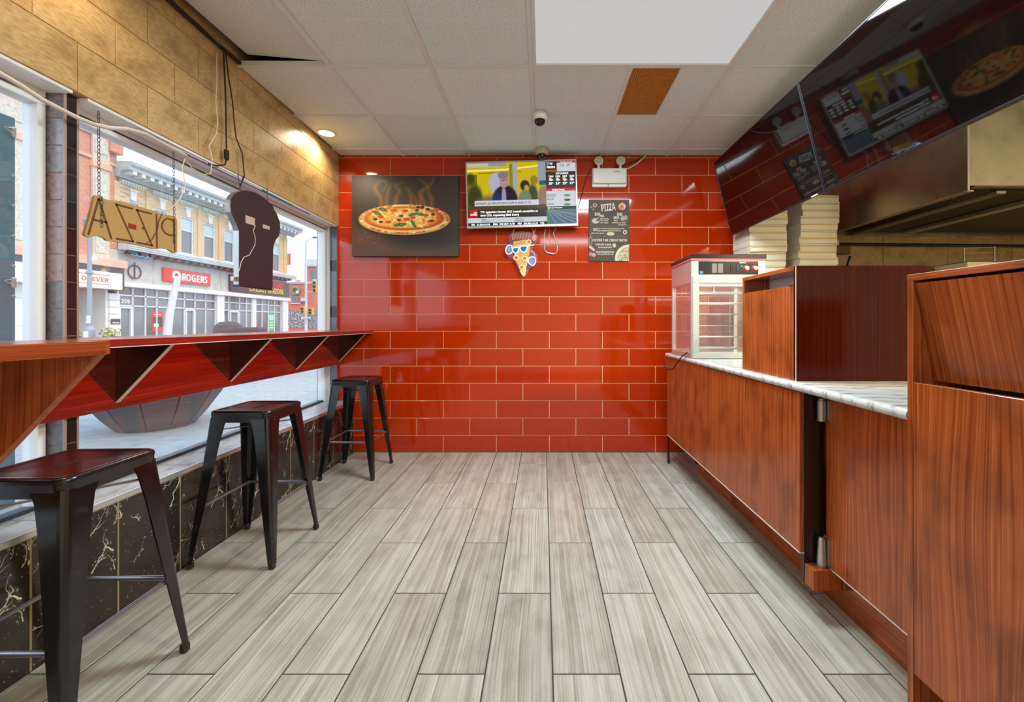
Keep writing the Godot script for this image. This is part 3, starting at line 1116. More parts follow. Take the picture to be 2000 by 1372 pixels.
# ------------------------------------------------------------------ things on the end wall
func wall_things() -> void:
	# canvas print of a pizza
	var t := thing("canvas_print", "wide canvas print of a steaming pizza on a dark ground, on the red wall", "picture", Vector3(-1.2645, 2.187, BACK + 0.002))
	slab("stretcher", Vector3(-0.4925, -0.372, 0.0), Vector3(0.4925, 0.372, 0.034), M.black_plastic, t, 0.002)
	var pm := mat(Color(1, 1, 1), 0.45)
	pm.albedo_texture = pizza_print()
	obj("print", Sh.new().sheet(Vector3(-0.491, 0.3705, 0.0348), Vector3(0.491, 0.3705, 0.0348), Vector3(0.491, -0.3705, 0.0348), Vector3(-0.491, -0.3705, 0.0348), Vector3(0, 0, 1)), pm, t)
	television()
	neon()
	chalkboard()
	# emergency light
	var e := thing("emergency_light", "white emergency light box with two round lamp heads on the red wall", "emergency light", Vector3(0.613, 2.536, BACK))
	obj("body", Sh.new().prism(PackedVector2Array([Vector2(-0.158, -0.083), Vector2(0.147, -0.083), Vector2(0.158, -0.066), Vector2(0.158, 0.083), Vector2(-0.158, 0.083)]), 0.0, 0.045), M.white_plastic, e)
	slab("cover", Vector3(-0.154, -0.058, 0.045), Vector3(0.148, 0.081, 0.068), M.white_plastic, e, 0.006)
	for k in 3:
		slab("groove", Vector3(-0.10, -0.018 - 0.012 * k, 0.0672), Vector3(0.13, -0.016 - 0.012 * k, 0.0686), M.cream_plastic, e)
	slab("name_plate", Vector3(0.035, 0.044, 0.0675), Vector3(0.092, 0.049, 0.0690), M.dark_ink, e)
	obj("test_button", Sh.new().lathe([Vector2(0.0, 0.006), Vector2(0.005, 0.005), Vector2(0.005, 0.0)], 12, Transform3D(Basis(Vector3(1, 0, 0), PI / 2), Vector3(-0.012, -0.070, 0.046))), M.red_plastic, e)
	for q in [-0.1, 0.1]:
		obj("stem", Sh.new().lathe([Vector2(0.016, 0.083), Vector2(0.014, 0.10), Vector2(0.014, 0.115)], 14, at3(q, 0, 0.04)), M.white_plastic, e)
		var h := obj("lamp_head", Sh.new().lathe([Vector2(0.0, -0.024), Vector2(0.026, -0.022), Vector2(0.038, -0.006), Vector2(0.041, 0.010), Vector2(0.039, 0.014), Vector2(0.035, 0.012), Vector2(0.033, 0.006), Vector2(0.0, 0.006)], 24, Transform3D(Basis(Vector3(1, 0, 0), PI / 2), Vector3(q, 0.147, 0.055))), M.white_plastic, e)
		var cups := Sh.new()
		for k in 6:
			var a := TAU * k / 6.0
			cups.lathe([Vector2(0.0, 0.004), Vector2(0.007, 0.004), Vector2(0.010, 0.0085), Vector2(0.011, 0.006)], 10, Transform3D(Basis(Vector3(1, 0, 0), PI / 2), Vector3(q + 0.021 * cos(a), 0.147 + 0.021 * sin(a), 0.058)))
		cups.lathe([Vector2(0.0, 0.008), Vector2(0.009, 0.0085), Vector2(0.010, 0.006)], 10, Transform3D(Basis(Vector3(1, 0, 0), PI / 2), Vector3(q, 0.147, 0.058)))
		obj("lens", cups, mat(rgb(198, 206, 184), 0.15), h)
	var wc := obj("power_cable", Sh.new().tube([Vector3(0.545, 2.621, BACK + 0.012), Vector3(0.60, 2.632, BACK + 0.014), Vector3(0.66, 2.630, BACK + 0.012), Vector3(0.735, 2.622, BACK + 0.01), Vector3(0.80, 2.635, BACK + 0.012), Vector3(0.87, 2.675, BACK + 0.012), Vector3(0.93, 2.73, BACK + 0.012), Vector3(0.955, 2.754, BACK + 0.014)], 0.0065, 8), M.cable_white)
	tag(wc, "thick white cable curving from the emergency light up to the ceiling", "cable")
	var bc := obj("television_cable", Sh.new().tube([Vector3(0.965, 2.754, BACK + 0.012), Vector3(0.85, 2.70, BACK + 0.008), Vector3(0.70, 2.645, BACK + 0.006), Vector3(0.52, 2.634, BACK + 0.006), Vector3(0.452, 2.630, BACK + 0.006), Vector3(0.430, 2.60, BACK + 0.008), Vector3(0.395, 2.52, BACK + 0.010), Vector3(0.36, 2.38, BACK + 0.010), Vector3(0.325, 2.26, BACK + 0.012), Vector3(0.29, 2.17, BACK + 0.016)], 0.004, 6), M.black_rubber)
	tag(bc, "thin black cable running from the ceiling behind the emergency light to the television", "cable")
	var loop := obj("loop_cable", Sh.new().tube([Vector3(0.028, 2.075, BACK + 0.03), Vector3(0.012, 2.01, BACK + 0.02), Vector3(0.018, 1.93, BACK + 0.014), Vector3(0.016, 1.885, BACK + 0.012), Vector3(0.034, 1.860, BACK + 0.012), Vector3(0.07, 1.846, BACK + 0.012), Vector3(0.108, 1.842, BACK + 0.012), Vector3(0.132, 1.862, BACK + 0.012), Vector3(0.136, 1.90, BACK + 0.012), Vector3(0.122, 1.96, BACK + 0.014), Vector3(0.098, 2.03, BACK + 0.02), Vector3(0.122, 2.075, BACK + 0.03)], 0.0032, 8), M.cable_white)
	tag(loop, "white cable loop with an inline switch hanging below the television", "cable")
	obj("inline_switch", Sh.new().box(Vector3(0.066, 1.848, BACK + 0.013), Vector3(0.072, 0.013, 0.012), 0.004, Basis(Vector3(0, 0, 1), -0.22)), M.white_plastic, loop)

func pizza_print() -> ImageTexture:
	var c := Cv.new(480, 362, rgb(58, 52, 48))
	var r := RandomNumberGenerator.new()
	r.seed = 3
	c.ell(0.22, 0.80, 0.42, 0.20, rgb(112, 74, 56), 0.8, 0.6)
	c.ell(0.5, 1.0, 0.75, 0.14, rgb(96, 72, 60), 0.6, 0.6)
	c.ell(0.62, 0.72, 0.36, 0.16, rgb(38, 38, 42), 0.95, 0.35)
	c.ell(0.49, 0.565, 0.435, 0.195, rgb(30, 28, 28), 0.9, 0.08)
	# steam
	for s in [[[0.27, 0.40], [0.275, 0.28], [0.24, 0.22], [0.21, 0.15], [0.25, 0.07], [0.31, 0.06], [0.33, 0.12], [0.29, 0.19]], [[0.32, 0.40], [0.325, 0.28], [0.34, 0.18], [0.37, 0.10]], [[0.40, 0.40], [0.42, 0.26], [0.45, 0.18], [0.40, 0.12], [0.47, 0.09]], [[0.55, 0.40], [0.555, 0.28], [0.53, 0.18], [0.50, 0.13]], [[0.62, 0.40], [0.60, 0.30], [0.56, 0.2]], [[0.65, 0.40], [0.64, 0.28], [0.66, 0.18], [0.71, 0.14], [0.67, 0.08], [0.62, 0.04]], [[0.74, 0.40], [0.75, 0.30], [0.72, 0.22], [0.71, 0.15], [0.75, 0.09], [0.77, 0.02]], [[0.69, 0.38], [0.66, 0.28], [0.62, 0.22], [0.67, 0.17]]]:
		c.line(s, 36.0, rgb(206, 150, 90), 0.012, 16.0)
		c.line(s, 15.0, rgb(216, 160, 96), 0.02, 7.0)
		c.line(s, 6.0, rgb(240, 200, 130), 0.022, 3.0)
	# crust, sauce, cheese
	c.ell(0.49, 0.545, 0.43, 0.190, rgb(206, 150, 74), 1.0, 0.02)
	c.ell(0.49, 0.535, 0.415, 0.175, rgb(232, 196, 128), 1.0, 0.03)
	for k in 70:
		var a := r.randf() * TAU
		c.ell(0.49 + 0.405 * cos(a), 0.54 + 0.172 * sin(a), 0.014, 0.010, [rgb(150, 74, 28), rgb(244, 220, 168), rgb(180, 104, 44)][k % 3], 0.7, 0.4)
	c.ell(0.49, 0.53, 0.375, 0.148, rgb(176, 66, 24), 1.0, 0.04)
	c.ell(0.475, 0.525, 0.335, 0.128, rgb(226, 172, 82), 1.0, 0.12)
	for k in 130:
		var a := r.randf() * TAU
		var q := sqrt(r.randf())
		c.ell(0.48 + 0.33 * q * cos(a), 0.525 + 0.122 * q * sin(a), r.randf_range(0.01, 0.03), r.randf_range(0.006, 0.014), [rgb(244, 222, 150), rgb(238, 200, 110), rgb(206, 120, 46), rgb(250, 236, 190)][k % 4], 0.7, 0.4, r.randf() * 3.0)
	for p in [[0.27, 0.51], [0.39, 0.43], [0.50, 0.435], [0.515, 0.54], [0.34, 0.575], [0.57, 0.52], [0.73, 0.565], [0.69, 0.49], [0.82, 0.52], [0.80, 0.42]]:
		c.ell(p[0], p[1], 0.027, 0.018, rgb(196, 60, 24), 1.0, 0.15)
		c.ell(p[0] - 0.006, p[1] - 0.006, 0.012, 0.006, rgb(240, 130, 70), 0.8, 0.4)
	for p in [[0.22, 0.54], [0.44, 0.55], [0.27, 0.575], [0.46, 0.50], [0.61, 0.43], [0.71, 0.415], [0.62, 0.39], [0.66, 0.39], [0.76, 0.48], [0.75, 0.56]]:
		c.ell(p[0], p[1], 0.019, 0.015, rgb(34, 30, 36), 1.0, 0.15)
		c.ell(p[0], p[1], 0.007, 0.005, rgb(150, 110, 70), 0.9, 0.3)
	for p in [[0.29, 0.42, 0.3], [0.235, 0.465, 0.4], [0.57, 0.48, -0.3], [0.63, 0.475, 0.2], [0.575, 0.595, 1.0], [0.43, 0.61, -0.2], [0.47, 0.605, -0.1]]:
		c.ell(p[0], p[1], 0.042, 0.018, rgb(40, 96, 48), 1.0, 0.12, p[2])
		c.ell(p[0], p[1], 0.026, 0.006, rgb(120, 170, 90), 0.8, 0.3, p[2])
	for k in 40:
		c.ell(0.06 + 0.22 * r.randf(), 0.70 + 0.14 * r.randf(), 0.004, 0.003, rgb(196, 150, 110), 0.7, 0.4)
	return c.tex()

func television() -> void:
	var t := thing("television", "silver-framed wall television showing a news channel, hung slightly askew", "television", Vector3(-0.190, 2.369, -3.835))
	t.rotation.z = 0.027
	slab("casing", Vector3(-0.500, -0.300, -0.05), Vector3(0.500, 0.300, 0.0), M.black_plastic, t, 0.006)
	var bez := Sh.new()
	bez.span(Vector3(-0.503, 0.287, -0.012), Vector3(0.503, 0.302, 0.007), 0.002)
	bez.span(Vector3(-0.503, -0.302, -0.012), Vector3(0.503, -0.280, 0.007), 0.002)
	bez.span(Vector3(-0.503, -0.280, -0.012), Vector3(-0.490, 0.287, 0.007), 0.002)
	bez.span(Vector3(0.490, -0.280, -0.012), Vector3(0.503, 0.287, 0.007), 0.002)
	obj("bezel", bez, mat(rgb(192, 182, 170), 0.35, 0.5), t)
	obj("wall_mount", Sh.new().span(Vector3(-0.15, -0.12, -0.1), Vector3(0.15, 0.12, -0.05)), M.black_plastic, t)
	# the picture on the screen
	var c := Cv.new(640, 362, rgb(70, 54, 42))
	var ye := rgb(206, 182, 24)
	c.rect(0.0, 0.0, 0.727, 0.74, ye)
	c.rect(0.0, 0.0, 0.3, 0.06, rgb(188, 190, 176))
	c.line([[0.0, 0.12], [0.35, 0.11], [0.727, 0.05]], 9.0, rgb(250, 240, 130), 0.8)
	c.line([[0.1, 0.16], [0.5, 0.15]], 4.0, rgb(90, 80, 20), 0.7)
	c.rect(0.0, 0.18, 0.09, 0.74, rgb(120, 108, 22))
	c.ell(0.03, 0.25, 0.035, 0.09, rgb(62, 58, 30), 0.9, 0.3)
	c.ell(0.07, 0.60, 0.07, 0.25, rgb(60, 62, 34), 0.95, 0.2)
	c.rect(0.20, 0.0, 0.36, 0.05, rgb(140, 150, 170))
	c.ell(0.28, 0.32, 0.085, 0.17, rgb(178, 178, 208), 0.95, 0.15)
	c.rect(0.42, 0.0, 0.465, 0.74, rgb(164, 170, 168))
	c.rect(0.39, 0.02, 0.42, 0.74, rgb(140, 132, 40))
	c.ell(0.20, 0.66, 0.12, 0.14, rgb(120, 92, 84), 0.9, 0.3)
	c.ell(0.345, 0.60, 0.115, 0.24, rgb(46, 30, 44), 1.0, 0.08)
	c.ell(0.27, 0.62, 0.04, 0.16, rgb(32, 60, 130), 0.8, 0.3)
	c.ell(0.335, 0.55, 0.022, 0.17, rgb(170, 160, 190), 0.9, 0.2)
	c.ell(0.338, 0.285, 0.043, 0.115, rgb(176, 142, 144), 1.0, 0.1)
	c.ell(0.332, 0.20, 0.048, 0.06, rgb(132, 122, 124), 1.0, 0.15)
	c.line([[0.315, 0.28], [0.365, 0.275]], 2.5, rgb(60, 50, 60), 0.9)
	c.line([[0.33, 0.355], [0.352, 0.353]], 1.5, rgb(120, 70, 80), 0.9)
	c.ell(0.60, 0.60, 0.05, 0.24, rgb(58, 70, 50), 1.0, 0.15)
	c.ell(0.53, 0.37, 0.042, 0.085, rgb(60, 46, 34), 1.0, 0.15)
	c.ell(0.545, 0.42, 0.022, 0.06, rgb(196, 160, 60), 1.0, 0.15)
	c.ell(0.53, 0.60, 0.06, 0.16, rgb(120, 128, 110), 1.0, 0.15)
	c.ell(0.615, 0.29, 0.035, 0.075, rgb(150, 128, 30), 1.0, 0.2)
	c.rect(0.655, 0.0, 0.727, 0.3, rgb(150, 158, 176))
	c.rect(0.665, 0.3, 0.727, 0.37, rgb(40, 90, 130))
	c.ell(0.70, 0.58, 0.05, 0.2, rgb(150, 116, 96), 1.0, 0.2)
	c.rect(0.0, 0.68, 0.727, 0.745, rgb(84, 72, 40))
	c.rect(0.065, 0.60, 0.655, 0.685, rgb(214, 216, 224))
	c.rect(0.0, 0.745, 0.727, 0.875, rgb(62, 52, 38))
	c.rect(0.015, 0.745, 0.09, 0.875, rgb(206, 32, 40))
	c.rect(0.0, 0.875, 0.727, 0.955, rgb(208, 214, 222))
	c.rect(0.0, 0.955, 0.727, 1.0, rgb(36, 42, 46))
	# side column
	c.rect(0.727, 0.0, 1.0, 0.43, rgb(66, 48, 36))
	c.rect(0.83, 0.0, 1.0, 0.03, rgb(206, 40, 52))
	c.rect(0.83, 0.03, 1.0, 0.165, rgb(206, 212, 222))
	c.rect(0.727, 0.14, 0.83, 0.165, rgb(170, 98, 52))
	for k in 4:
		var x := 0.773 + 0.0645 * k
		c.ell(x, 0.295, 0.021, 0.018, rgb(222, 226, 236), 1.0, 0.15)
		c.ell(x - 0.006, 0.28, 0.012, 0.022, rgb(230, 234, 242), 1.0, 0.15)
		if k == 2:
			c.ell(x - 0.012, 0.275, 0.010, 0.016, rgb(246, 214, 80), 1.0, 0.15)
	c.rect(0.727, 0.43, 1.0, 0.475, rgb(206, 20, 60))
	c.rect(0.727, 0.475, 1.0, 0.72, rgb(208, 212, 216))
	c.ell(0.918, 0.545, 0.030, 0.019, rgb(54, 160, 76), 1.0, 0.1)
	c.ell(0.918, 0.618, 0.030, 0.019, rgb(96, 40, 96), 1.0, 0.1)
	c.ell(0.918, 0.690, 0.030, 0.019, rgb(54, 160, 76), 1.0, 0.1)
	c.rect(0.727, 0.72, 1.0, 0.765, rgb(34, 40, 48))
	c.rect(0.727, 0.765, 1.0, 1.0, rgb(92, 112, 136))
	for k in 9:
		c.line([[0.735, 0.77], [0.76 + 0.05 * k, 1.0]], 2.0, rgb(170, 186, 204) if k % 2 else rgb(58, 78, 104), 0.9)
	c.line([[0.74, 0.765], [1.0, 0.86]], 8.0, rgb(120, 150, 110), 0.9)
	c.line([[0.73, 0.78], [0.745, 1.0]], 10.0, rgb(70, 150, 44), 1.0)
	var sm := mat(Color(0.02, 0.02, 0.02), 0.3, 0.0, 0.2)
	sm.emission_enabled = true
	sm.emission_texture = c.tex()
	sm.emission = Color.BLACK
	sm.emission_energy_multiplier = 0.85
	var sc := obj("screen", Sh.new().sheet(Vector3(-0.490, 0.287, 0.0012), Vector3(0.490, 0.287, 0.0012), Vector3(0.490, -0.280, 0.0012), Vector3(-0.490, -0.280, 0.0012), Vector3(0, 0, 1)), sm, t)
	var wh := lit(Color(0.92, 0.93, 0.95), 0.85)
	var dk := mat(rgb(44, 46, 60), 0.6)
	var put := func(s: String, u: float, v: float, w: float, h: float, m: Material) -> void:
		text("lettering", s, w * 0.98, h * 0.567, m, sc, at3(-0.490 + (u + w * 0.5) * 0.98, 0.287 - v * 0.567, 0.0016), true, 0.0006)
	put.call("MANDEEP LALI REPLACES RICK LEARY AS HEAD OF TTC", 0.075, 0.645, 0.51, 0.036, dk)
	put.call("TTC appoints former NYC transit executive as", 0.115, 0.787, 0.53, 0.045, wh)
	put.call("new CEO, replacing Rick Leary", 0.115, 0.838, 0.355, 0.045, wh)
	put.call("TOP", 0.052, 0.79, 0.03, 0.024, wh)
	put.call("STORIES", 0.022, 0.82, 0.062, 0.024, wh)
	put.call("TWINS", 0.12, 0.90, 0.05, 0.022, dk)
	put.call("ATHLETICS", 0.12, 0.933, 0.085, 0.022, dk)
	put.call("ORIOLES", 0.43, 0.90, 0.07, 0.022, dk)
	put.call("MARINERS", 0.43, 0.933, 0.08, 0.022, dk)
	put.call("RW   21.56 A 0.53     PRN   237.46 V -0.78     PSV   241.50 A 0.21    PTS", 0.03, 0.979, 0.67, 0.028, wh)
	put.call("City", 0.738, 0.035, 0.055, 0.045, wh)
	put.call("News", 0.738, 0.088, 0.075, 0.045, wh)
	put.call("Thursday, June 19", 0.86, 0.015, 0.11, 0.018, wh)
	put.call("2:13   21°", 0.855, 0.065, 0.10, 0.036, dk)
	put.call("KITCHENER", 0.82, 0.195, 0.115, 0.028, wh)
	for k in 4:
		put.call(["THU", "FRI", "SAT", "SUN"][k], 0.752 + 0.0645 * k, 0.24, 0.042, 0.03, wh)
		put.call(["20°", "24°", "25°", "21°"][k], 0.752 + 0.0645 * k, 0.352, 0.042, 0.036, wh)
	put.call("Drive Times", 0.785, 0.453, 0.11, 0.028, wh)
	put.call("QEW near Ford plant", 0.735, 0.743, 0.135, 0.022, wh)
	put.call("DB Gardiner", 0.735, 0.533, 0.085, 0.022, dk)
	put.call("401 to DVP", 0.735, 0.565, 0.07, 0.016, dk)
	put.call("NB DVP", 0.735, 0.605, 0.06, 0.022, dk)
	put.call("WB 401", 0.735, 0.68, 0.06, 0.022, dk)

func neon() -> void:
	# drawn on a grid of 0.42 mm squares, 0 at the upper corner of the piece
	var t := thing("neon_sign", "small glowing neon pizza slice with blue sunglasses under the television", "neon sign", Vector3(-0.5155, 2.0974, BACK + 0.05))
	var u := 0.0004218
	var pt := func(a, z := 0.0) -> Vector3:
		return Vector3(a[0] * u, -a[1] * u, z)
	var outline := func(a: Array) -> PackedVector2Array:
		var o := PackedVector2Array()
		for p in a:
			o.append(Vector2(p[0] * u, -p[1] * u))
		return o
	var curve := func(a: Array, z: float, closed: bool) -> Array:
		var o := []
		var m := a.size()
		for i in (m if closed else m - 1):
			var p0 = a[(i + m - 1) % m] if closed else a[maxi(i - 1, 0)]
			var p1 = a[i]
			var p2 = a[(i + 1) % m]
			var p3 = a[(i + 2) % m] if closed else a[mini(i + 2, m - 1)]
			for s in 4:
				o.append((pt.call(p1, z) as Vector3).cubic_interpolate(pt.call(p2, z), pt.call(p0, z), pt.call(p3, z), s / 4.0))
		o.append(pt.call(a[0] if closed else a[m - 1], z))
		return o
	var acr := glass(0.05, Color(0.9, 0.88, 1.0))
	obj("backing", Sh.new().prism(outline.call([[490, 260], [520, 190], [620, 150], [760, 130], [900, 145], [1060, 175], [1125, 230], [1120, 320], [1060, 420], [1010, 470], [1000, 520], [1100, 640], [1110, 760], [1040, 900], [940, 930], [880, 1060], [810, 1130], [740, 1060], [640, 840], [560, 720], [470, 690], [400, 560], [410, 470], [500, 410]]), -0.004, 0.0), acr, t)
	obj("slice", Sh.new().prism(outline.call([[580, 360], [960, 360], [940, 560], [890, 820], [850, 980], [805, 1080], [730, 960], [640, 780], [590, 560]]), 0.0006, 0.002), mat(rgb(216, 164, 84), 0.4), t)
	var cr := obj("crust", Sh.new().prism(outline.call([[575, 350], [640, 345], [760, 325], [830, 315], [880, 330], [960, 350], [950, 400], [860, 380], [790, 410], [700, 400], [610, 420]]), 0.0022, 0.006), mat(rgb(206, 150, 82), 0.4), t)
	obj("hat", Sh.new().prism(outline.call([[520, 260], [560, 200], [640, 170], [800, 165], [960, 180], [1060, 200], [1090, 260], [1070, 320], [1010, 350], [900, 330], [740, 320], [600, 335], [540, 310]]), 0.0022, 0.0055), mat(rgb(128, 72, 56), 0.4), t)
	for k in 6:
		var x := 590 + 62 * k
		obj("hat_fold", Sh.new().prism(outline.call([[x + 30, 190], [x + 52, 190], [x + 38, 240], [x + 20, 310], [x, 312], [x + 8, 250]]), 0.0056, 0.0072), mat(rgb(176, 112, 82), 0.4), t)
	obj("hat_end", Sh.new().prism(outline.call([[1000, 230], [1040, 205], [1080, 225], [1090, 280], [1070, 330], [1030, 350], [990, 320], [985, 270]]), 0.0056, 0.0072), mat(rgb(206, 132, 110), 0.4), t)
	var white := lit(Color(0.90, 0.93, 1.0), 0.95)
	var pale := lit(Color(1.0, 0.86, 0.62), 0.85)
	var yel := lit(Color(1.0, 0.93, 0.6), 0.95)
	var blue := mat(rgb(24, 108, 160), 0.2)
	var r := 0.0034
	for g in [[[570, 520], [600, 490], [690, 490], [695, 540], [660, 600], [620, 605], [580, 570]], [[730, 480], [780, 455], [880, 460], [870, 530], [840, 580], [790, 585], [745, 545]]]:
		obj("lens", Sh.new().prism(outline.call(g), 0.003, 0.006), blue, t)
		obj("neon_tube", Sh.new().tube(curve.call(g, 0.008, true), r, 8), white, t)
	obj("neon_tube", Sh.new().tube(curve.call([[700, 490], [720, 478], [735, 485]], 0.008, false), r, 8), white, t)
	obj("neon_tube", Sh.new().tube(curve.call([[890, 462], [950, 440], [1040, 430]], 0.008, false), r, 8), white, t)
	var hand := obj("hand", Sh.new().prism(outline.call([[420, 540], [450, 460], [510, 435], [560, 480], [560, 560], [540, 610], [480, 630], [440, 600]]), 0.001, 0.003), mat(rgb(92, 112, 126), 0.5), t)
	obj("neon_tube", Sh.new().tube(curve.call([[545, 500], [560, 460], [510, 435], [450, 460], [420, 530], [430, 600], [470, 632], [530, 615], [565, 580]], 0.008, false), r, 8), white, t)
	obj("arm", Sh.new().tube(curve.call([[960, 560], [1010, 590], [1045, 640], [1050, 690]], 0.006, false), 0.0052, 8), mat(rgb(170, 176, 186), 0.4), t)
	obj("glove", Sh.new().prism(outline.call([[920, 740], [960, 700], [1040, 700], [1068, 760], [1050, 830], [1000, 870], [940, 840], [905, 790]]), 0.001, 0.003), mat(rgb(104, 112, 122), 0.5), t)
	obj("neon_tube", Sh.new().tube(curve.call([[905, 770], [930, 710], [990, 690], [1050, 705], [1068, 770], [1050, 840], [1005, 878], [950, 850], [910, 810]], 0.008, true), r, 8), white, t)
	for q in [[920, 370, 48], [645, 710, 50], [830, 725, 46], [765, 915, 45]]:
		var ring := []
		for k in 8:
			ring.append([q[0] + q[2] * cos(TAU * k / 8.0), q[1] + q[2] * sin(TAU * k / 8.0)])
		obj("topping", Sh.new().lathe([Vector2(0.0, 0.0078), Vector2(q[2] * u * 0.8, 0.0078), Vector2(q[2] * u * 0.8, 0.0022)], 16, Transform3D(Basis(Vector3(1, 0, 0), PI / 2), pt.call([q[0], q[1]]))), mat(rgb(222, 88, 60), 0.4), t)
		obj("neon_tube", Sh.new().tube(curve.call(ring, 0.009, true), r * 0.85, 8), pale, t)
	obj("neon_tube", Sh.new().tube(curve.call([[740, 985], [775, 1060], [810, 1095], [830, 1050], [815, 980]], 0.008, false), r, 8), yel, t)
	obj("neon_tube", Sh.new().tube(curve.call([[820, 930], [850, 960], [850, 1000], [835, 1010]], 0.008, false), r, 8), yel, t)
	obj("neon_tube", Sh.new().tube(curve.call([[875, 840], [860, 880], [835, 900], [828, 940]], 0.008, false), r, 8), yel, t)
	obj("neon_tube", Sh.new().tube(curve.call([[900, 730], [885, 770], [905, 800]], 0.008, false), r, 8), white, t)
	for q in [[[600, 40], [598, 120], [575, 190], [570, 330]], [[995, 40], [1010, 110], [1020, 190]], [[1070, 40], [1060, 110], [1020, 190]]]:
		obj("hanging_wire", Sh.new().tube(curve.call(q, 0.006, false), 0.002, 6), M.cable_white, t)
	for q in [[Vector3(0.21, -0.22, 0.03), Color(0.8, 0.82, 1.0)], [Vector3(0.41, -0.33, 0.03), Color(0.75, 0.78, 1.0)], [Vector3(0.34, -0.44, 0.03), Color(1.0, 0.85, 0.35)]]:
		var l := OmniLight3D.new()
		l.name = "glow"
		l.light_energy = 0.0014
		l.light_color = q[1]
		l.light_size = 0.02
		l.omni_range = 8.0
		l.omni_attenuation = 2.0
		l.shadow_enabled = true
		t.add_child(l, true)
		l.position = q[0]

func chalkboard() -> void:
	var t := thing("recipe_board", "narrow dark brown board with a chalk-lettered pizza recipe", "poster", Vector3(0.613, 2.0585, BACK))
	t.rotation.z = -0.004
	slab("panel", Vector3(-0.187, -0.2845, 0.0), Vector3(0.187, 0.2845, 0.016), mat(rgb(48, 36, 28), 0.6), t, 0.002)
	var c := Cv.new(300, 456, rgb(76, 58, 46))
	var wh := rgb(226, 214, 196)
	c.ell(0.5, 0.02, 0.5, 0.10, rgb(104, 86, 70), 0.5, 0.7)
	c.ell(0.6, 0.6, 0.5, 0.3, rgb(84, 62, 48), 0.6, 0.7)
	for q in [[0.146, 0.09, 0.05, 0.03], [0.055, 0.12, 0.02, 0.014], [0.105, 0.16, 0.02, 0.014]]:
		c.ell(q[0], q[1], q[2], q[3], wh, 0.85, 0.2)
		c.ell(q[0], q[1], q[2] * 0.6, q[3] * 0.6, rgb(84, 64, 50), 0.9, 0.2)
	c.ell(0.82, 0.11, 0.088, 0.056, wh, 0.9, 0.08)
	c.ell(0.81, 0.118, 0.058, 0.040, rgb(206, 112, 52), 1.0, 0.15)
	c.line([[0.80, 0.06], [0.86, 0.03]], 2.0, wh)
	c.ell(0.166, 0.345, 0.10, 0.045, wh, 0.75, 0.15)
	c.ell(0.22, 0.335, 0.045, 0.018, rgb(90, 70, 56), 0.9, 0.2)
	c.line([[0.20, 0.30], [0.36, 0.235]], 2.5, wh)
	c.ell(0.834, 0.305, 0.05, 0.04, wh, 0.6, 0.15)
	c.ell(0.914, 0.292, 0.045, 0.045, wh, 0.5, 0.15)
	c.ell(0.536, 0.555, 0.10, 0.028, rgb(206, 200, 150), 0.95, 0.2)
	c.ell(0.894, 0.53, 0.05, 0.036, wh, 0.9, 0.12)
	c.ell(0.894, 0.53, 0.025, 0.018, rgb(80, 60, 46), 1.0, 0.2)
	for y in [0.428, 0.597, 0.813]:
		for k in 24:
			var x := 0.06 + 0.036 * k
			if y < 0.8 or (x > 0.17 and x < 0.6):
				c.ell(x, y, 0.005, 0.0035, wh, 0.8, 0.3)
	c.line([[0.01, 0.62], [0.01, 0.737], [0.07, 0.737], [0.07, 0.62], [0.01, 0.62]], 2.0, wh)
	c.ell(0.04, 0.59, 0.012, 0.025, rgb(150, 136, 120), 0.8, 0.3)
	for k in 4:
		c.ell(0.03 + 0.03 * k, 0.77 + 0.016 * k, 0.03, 0.024, rgb(214, 176, 158), 0.9, 0.15)
	c.ell(0.63, 0.745, 0.045, 0.035, rgb(206, 200, 150), 0.9, 0.2)
	# the pizza in the corner
	c.ell(1.0, 0.95, 0.35, 0.22, rgb(214, 206, 170), 1.0, 0.03)
	c.ell(1.0, 0.95, 0.30, 0.185, rgb(178, 166, 128), 1.0, 0.05)
	var r := RandomNumberGenerator.new()
	r.seed = 5
	for k in 70:
		c.ell(0.72 + 0.28 * r.randf(), 0.79 + 0.21 * r.randf(), 0.016, 0.010, [rgb(222, 216, 184), rgb(120, 100, 70), rgb(196, 150, 110)][k % 3], 0.8, 0.3)
	c.ell(0.04, 0.886, 0.045, 0.03, rgb(196, 120, 100), 0.9, 0.15)
	c.ell(0.12, 0.90, 0.05, 0.033, rgb(206, 160, 140), 0.9, 0.15)
	var m := mat(Color(1, 1, 1), 0.65)
	m.albedo_texture = c.tex()
	obj("print", Sh.new().sheet(Vector3(-0.186, 0.2835, 0.0166), Vector3(0.186, 0.2835, 0.0166), Vector3(0.186, -0.2835, 0.0166), Vector3(-0.186, -0.2835, 0.0166), Vector3(0, 0, 1)), m, t)
	var ck := mat(rgb(222, 210, 194), 0.8)
	var put := func(s: String, u: float, v: float, w: float, h: float, rot := 0.0) -> void:
		text("lettering", s, w * 0.372, h * 0.567, ck, t, Transform3D(Basis(Vector3(0, 0, 1), rot), Vector3(-0.186 + (u + w * 0.5) * 0.372, 0.2835 - v * 0.567, 0.0169)), true, 0.0006)
	put.call("PIZZA", 0.305, 0.123, 0.35, 0.115, 0.13)
	put.call("BOWL", 0.146, 0.237, 0.145, 0.05)
	put.call("MIX", 0.29, 0.27, 0.09, 0.032)
	put.call("Mix water", 0.285, 0.312, 0.21, 0.024)
	put.call("the yeast", 0.285, 0.345, 0.20, 0.024)
	put.call("the sugar", 0.285, 0.378, 0.20, 0.024)
	put.call("BOWL", 0.70, 0.237, 0.14, 0.05)
	put.call("MIX", 0.616, 0.292, 0.14, 0.045)
	put.call("flour", 0.62, 0.339, 0.10, 0.024)
	put.call("honey & salt", 0.58, 0.377, 0.33, 0.03)
	put.call("(teaspoon)", 0.73, 0.411, 0.20, 0.022)
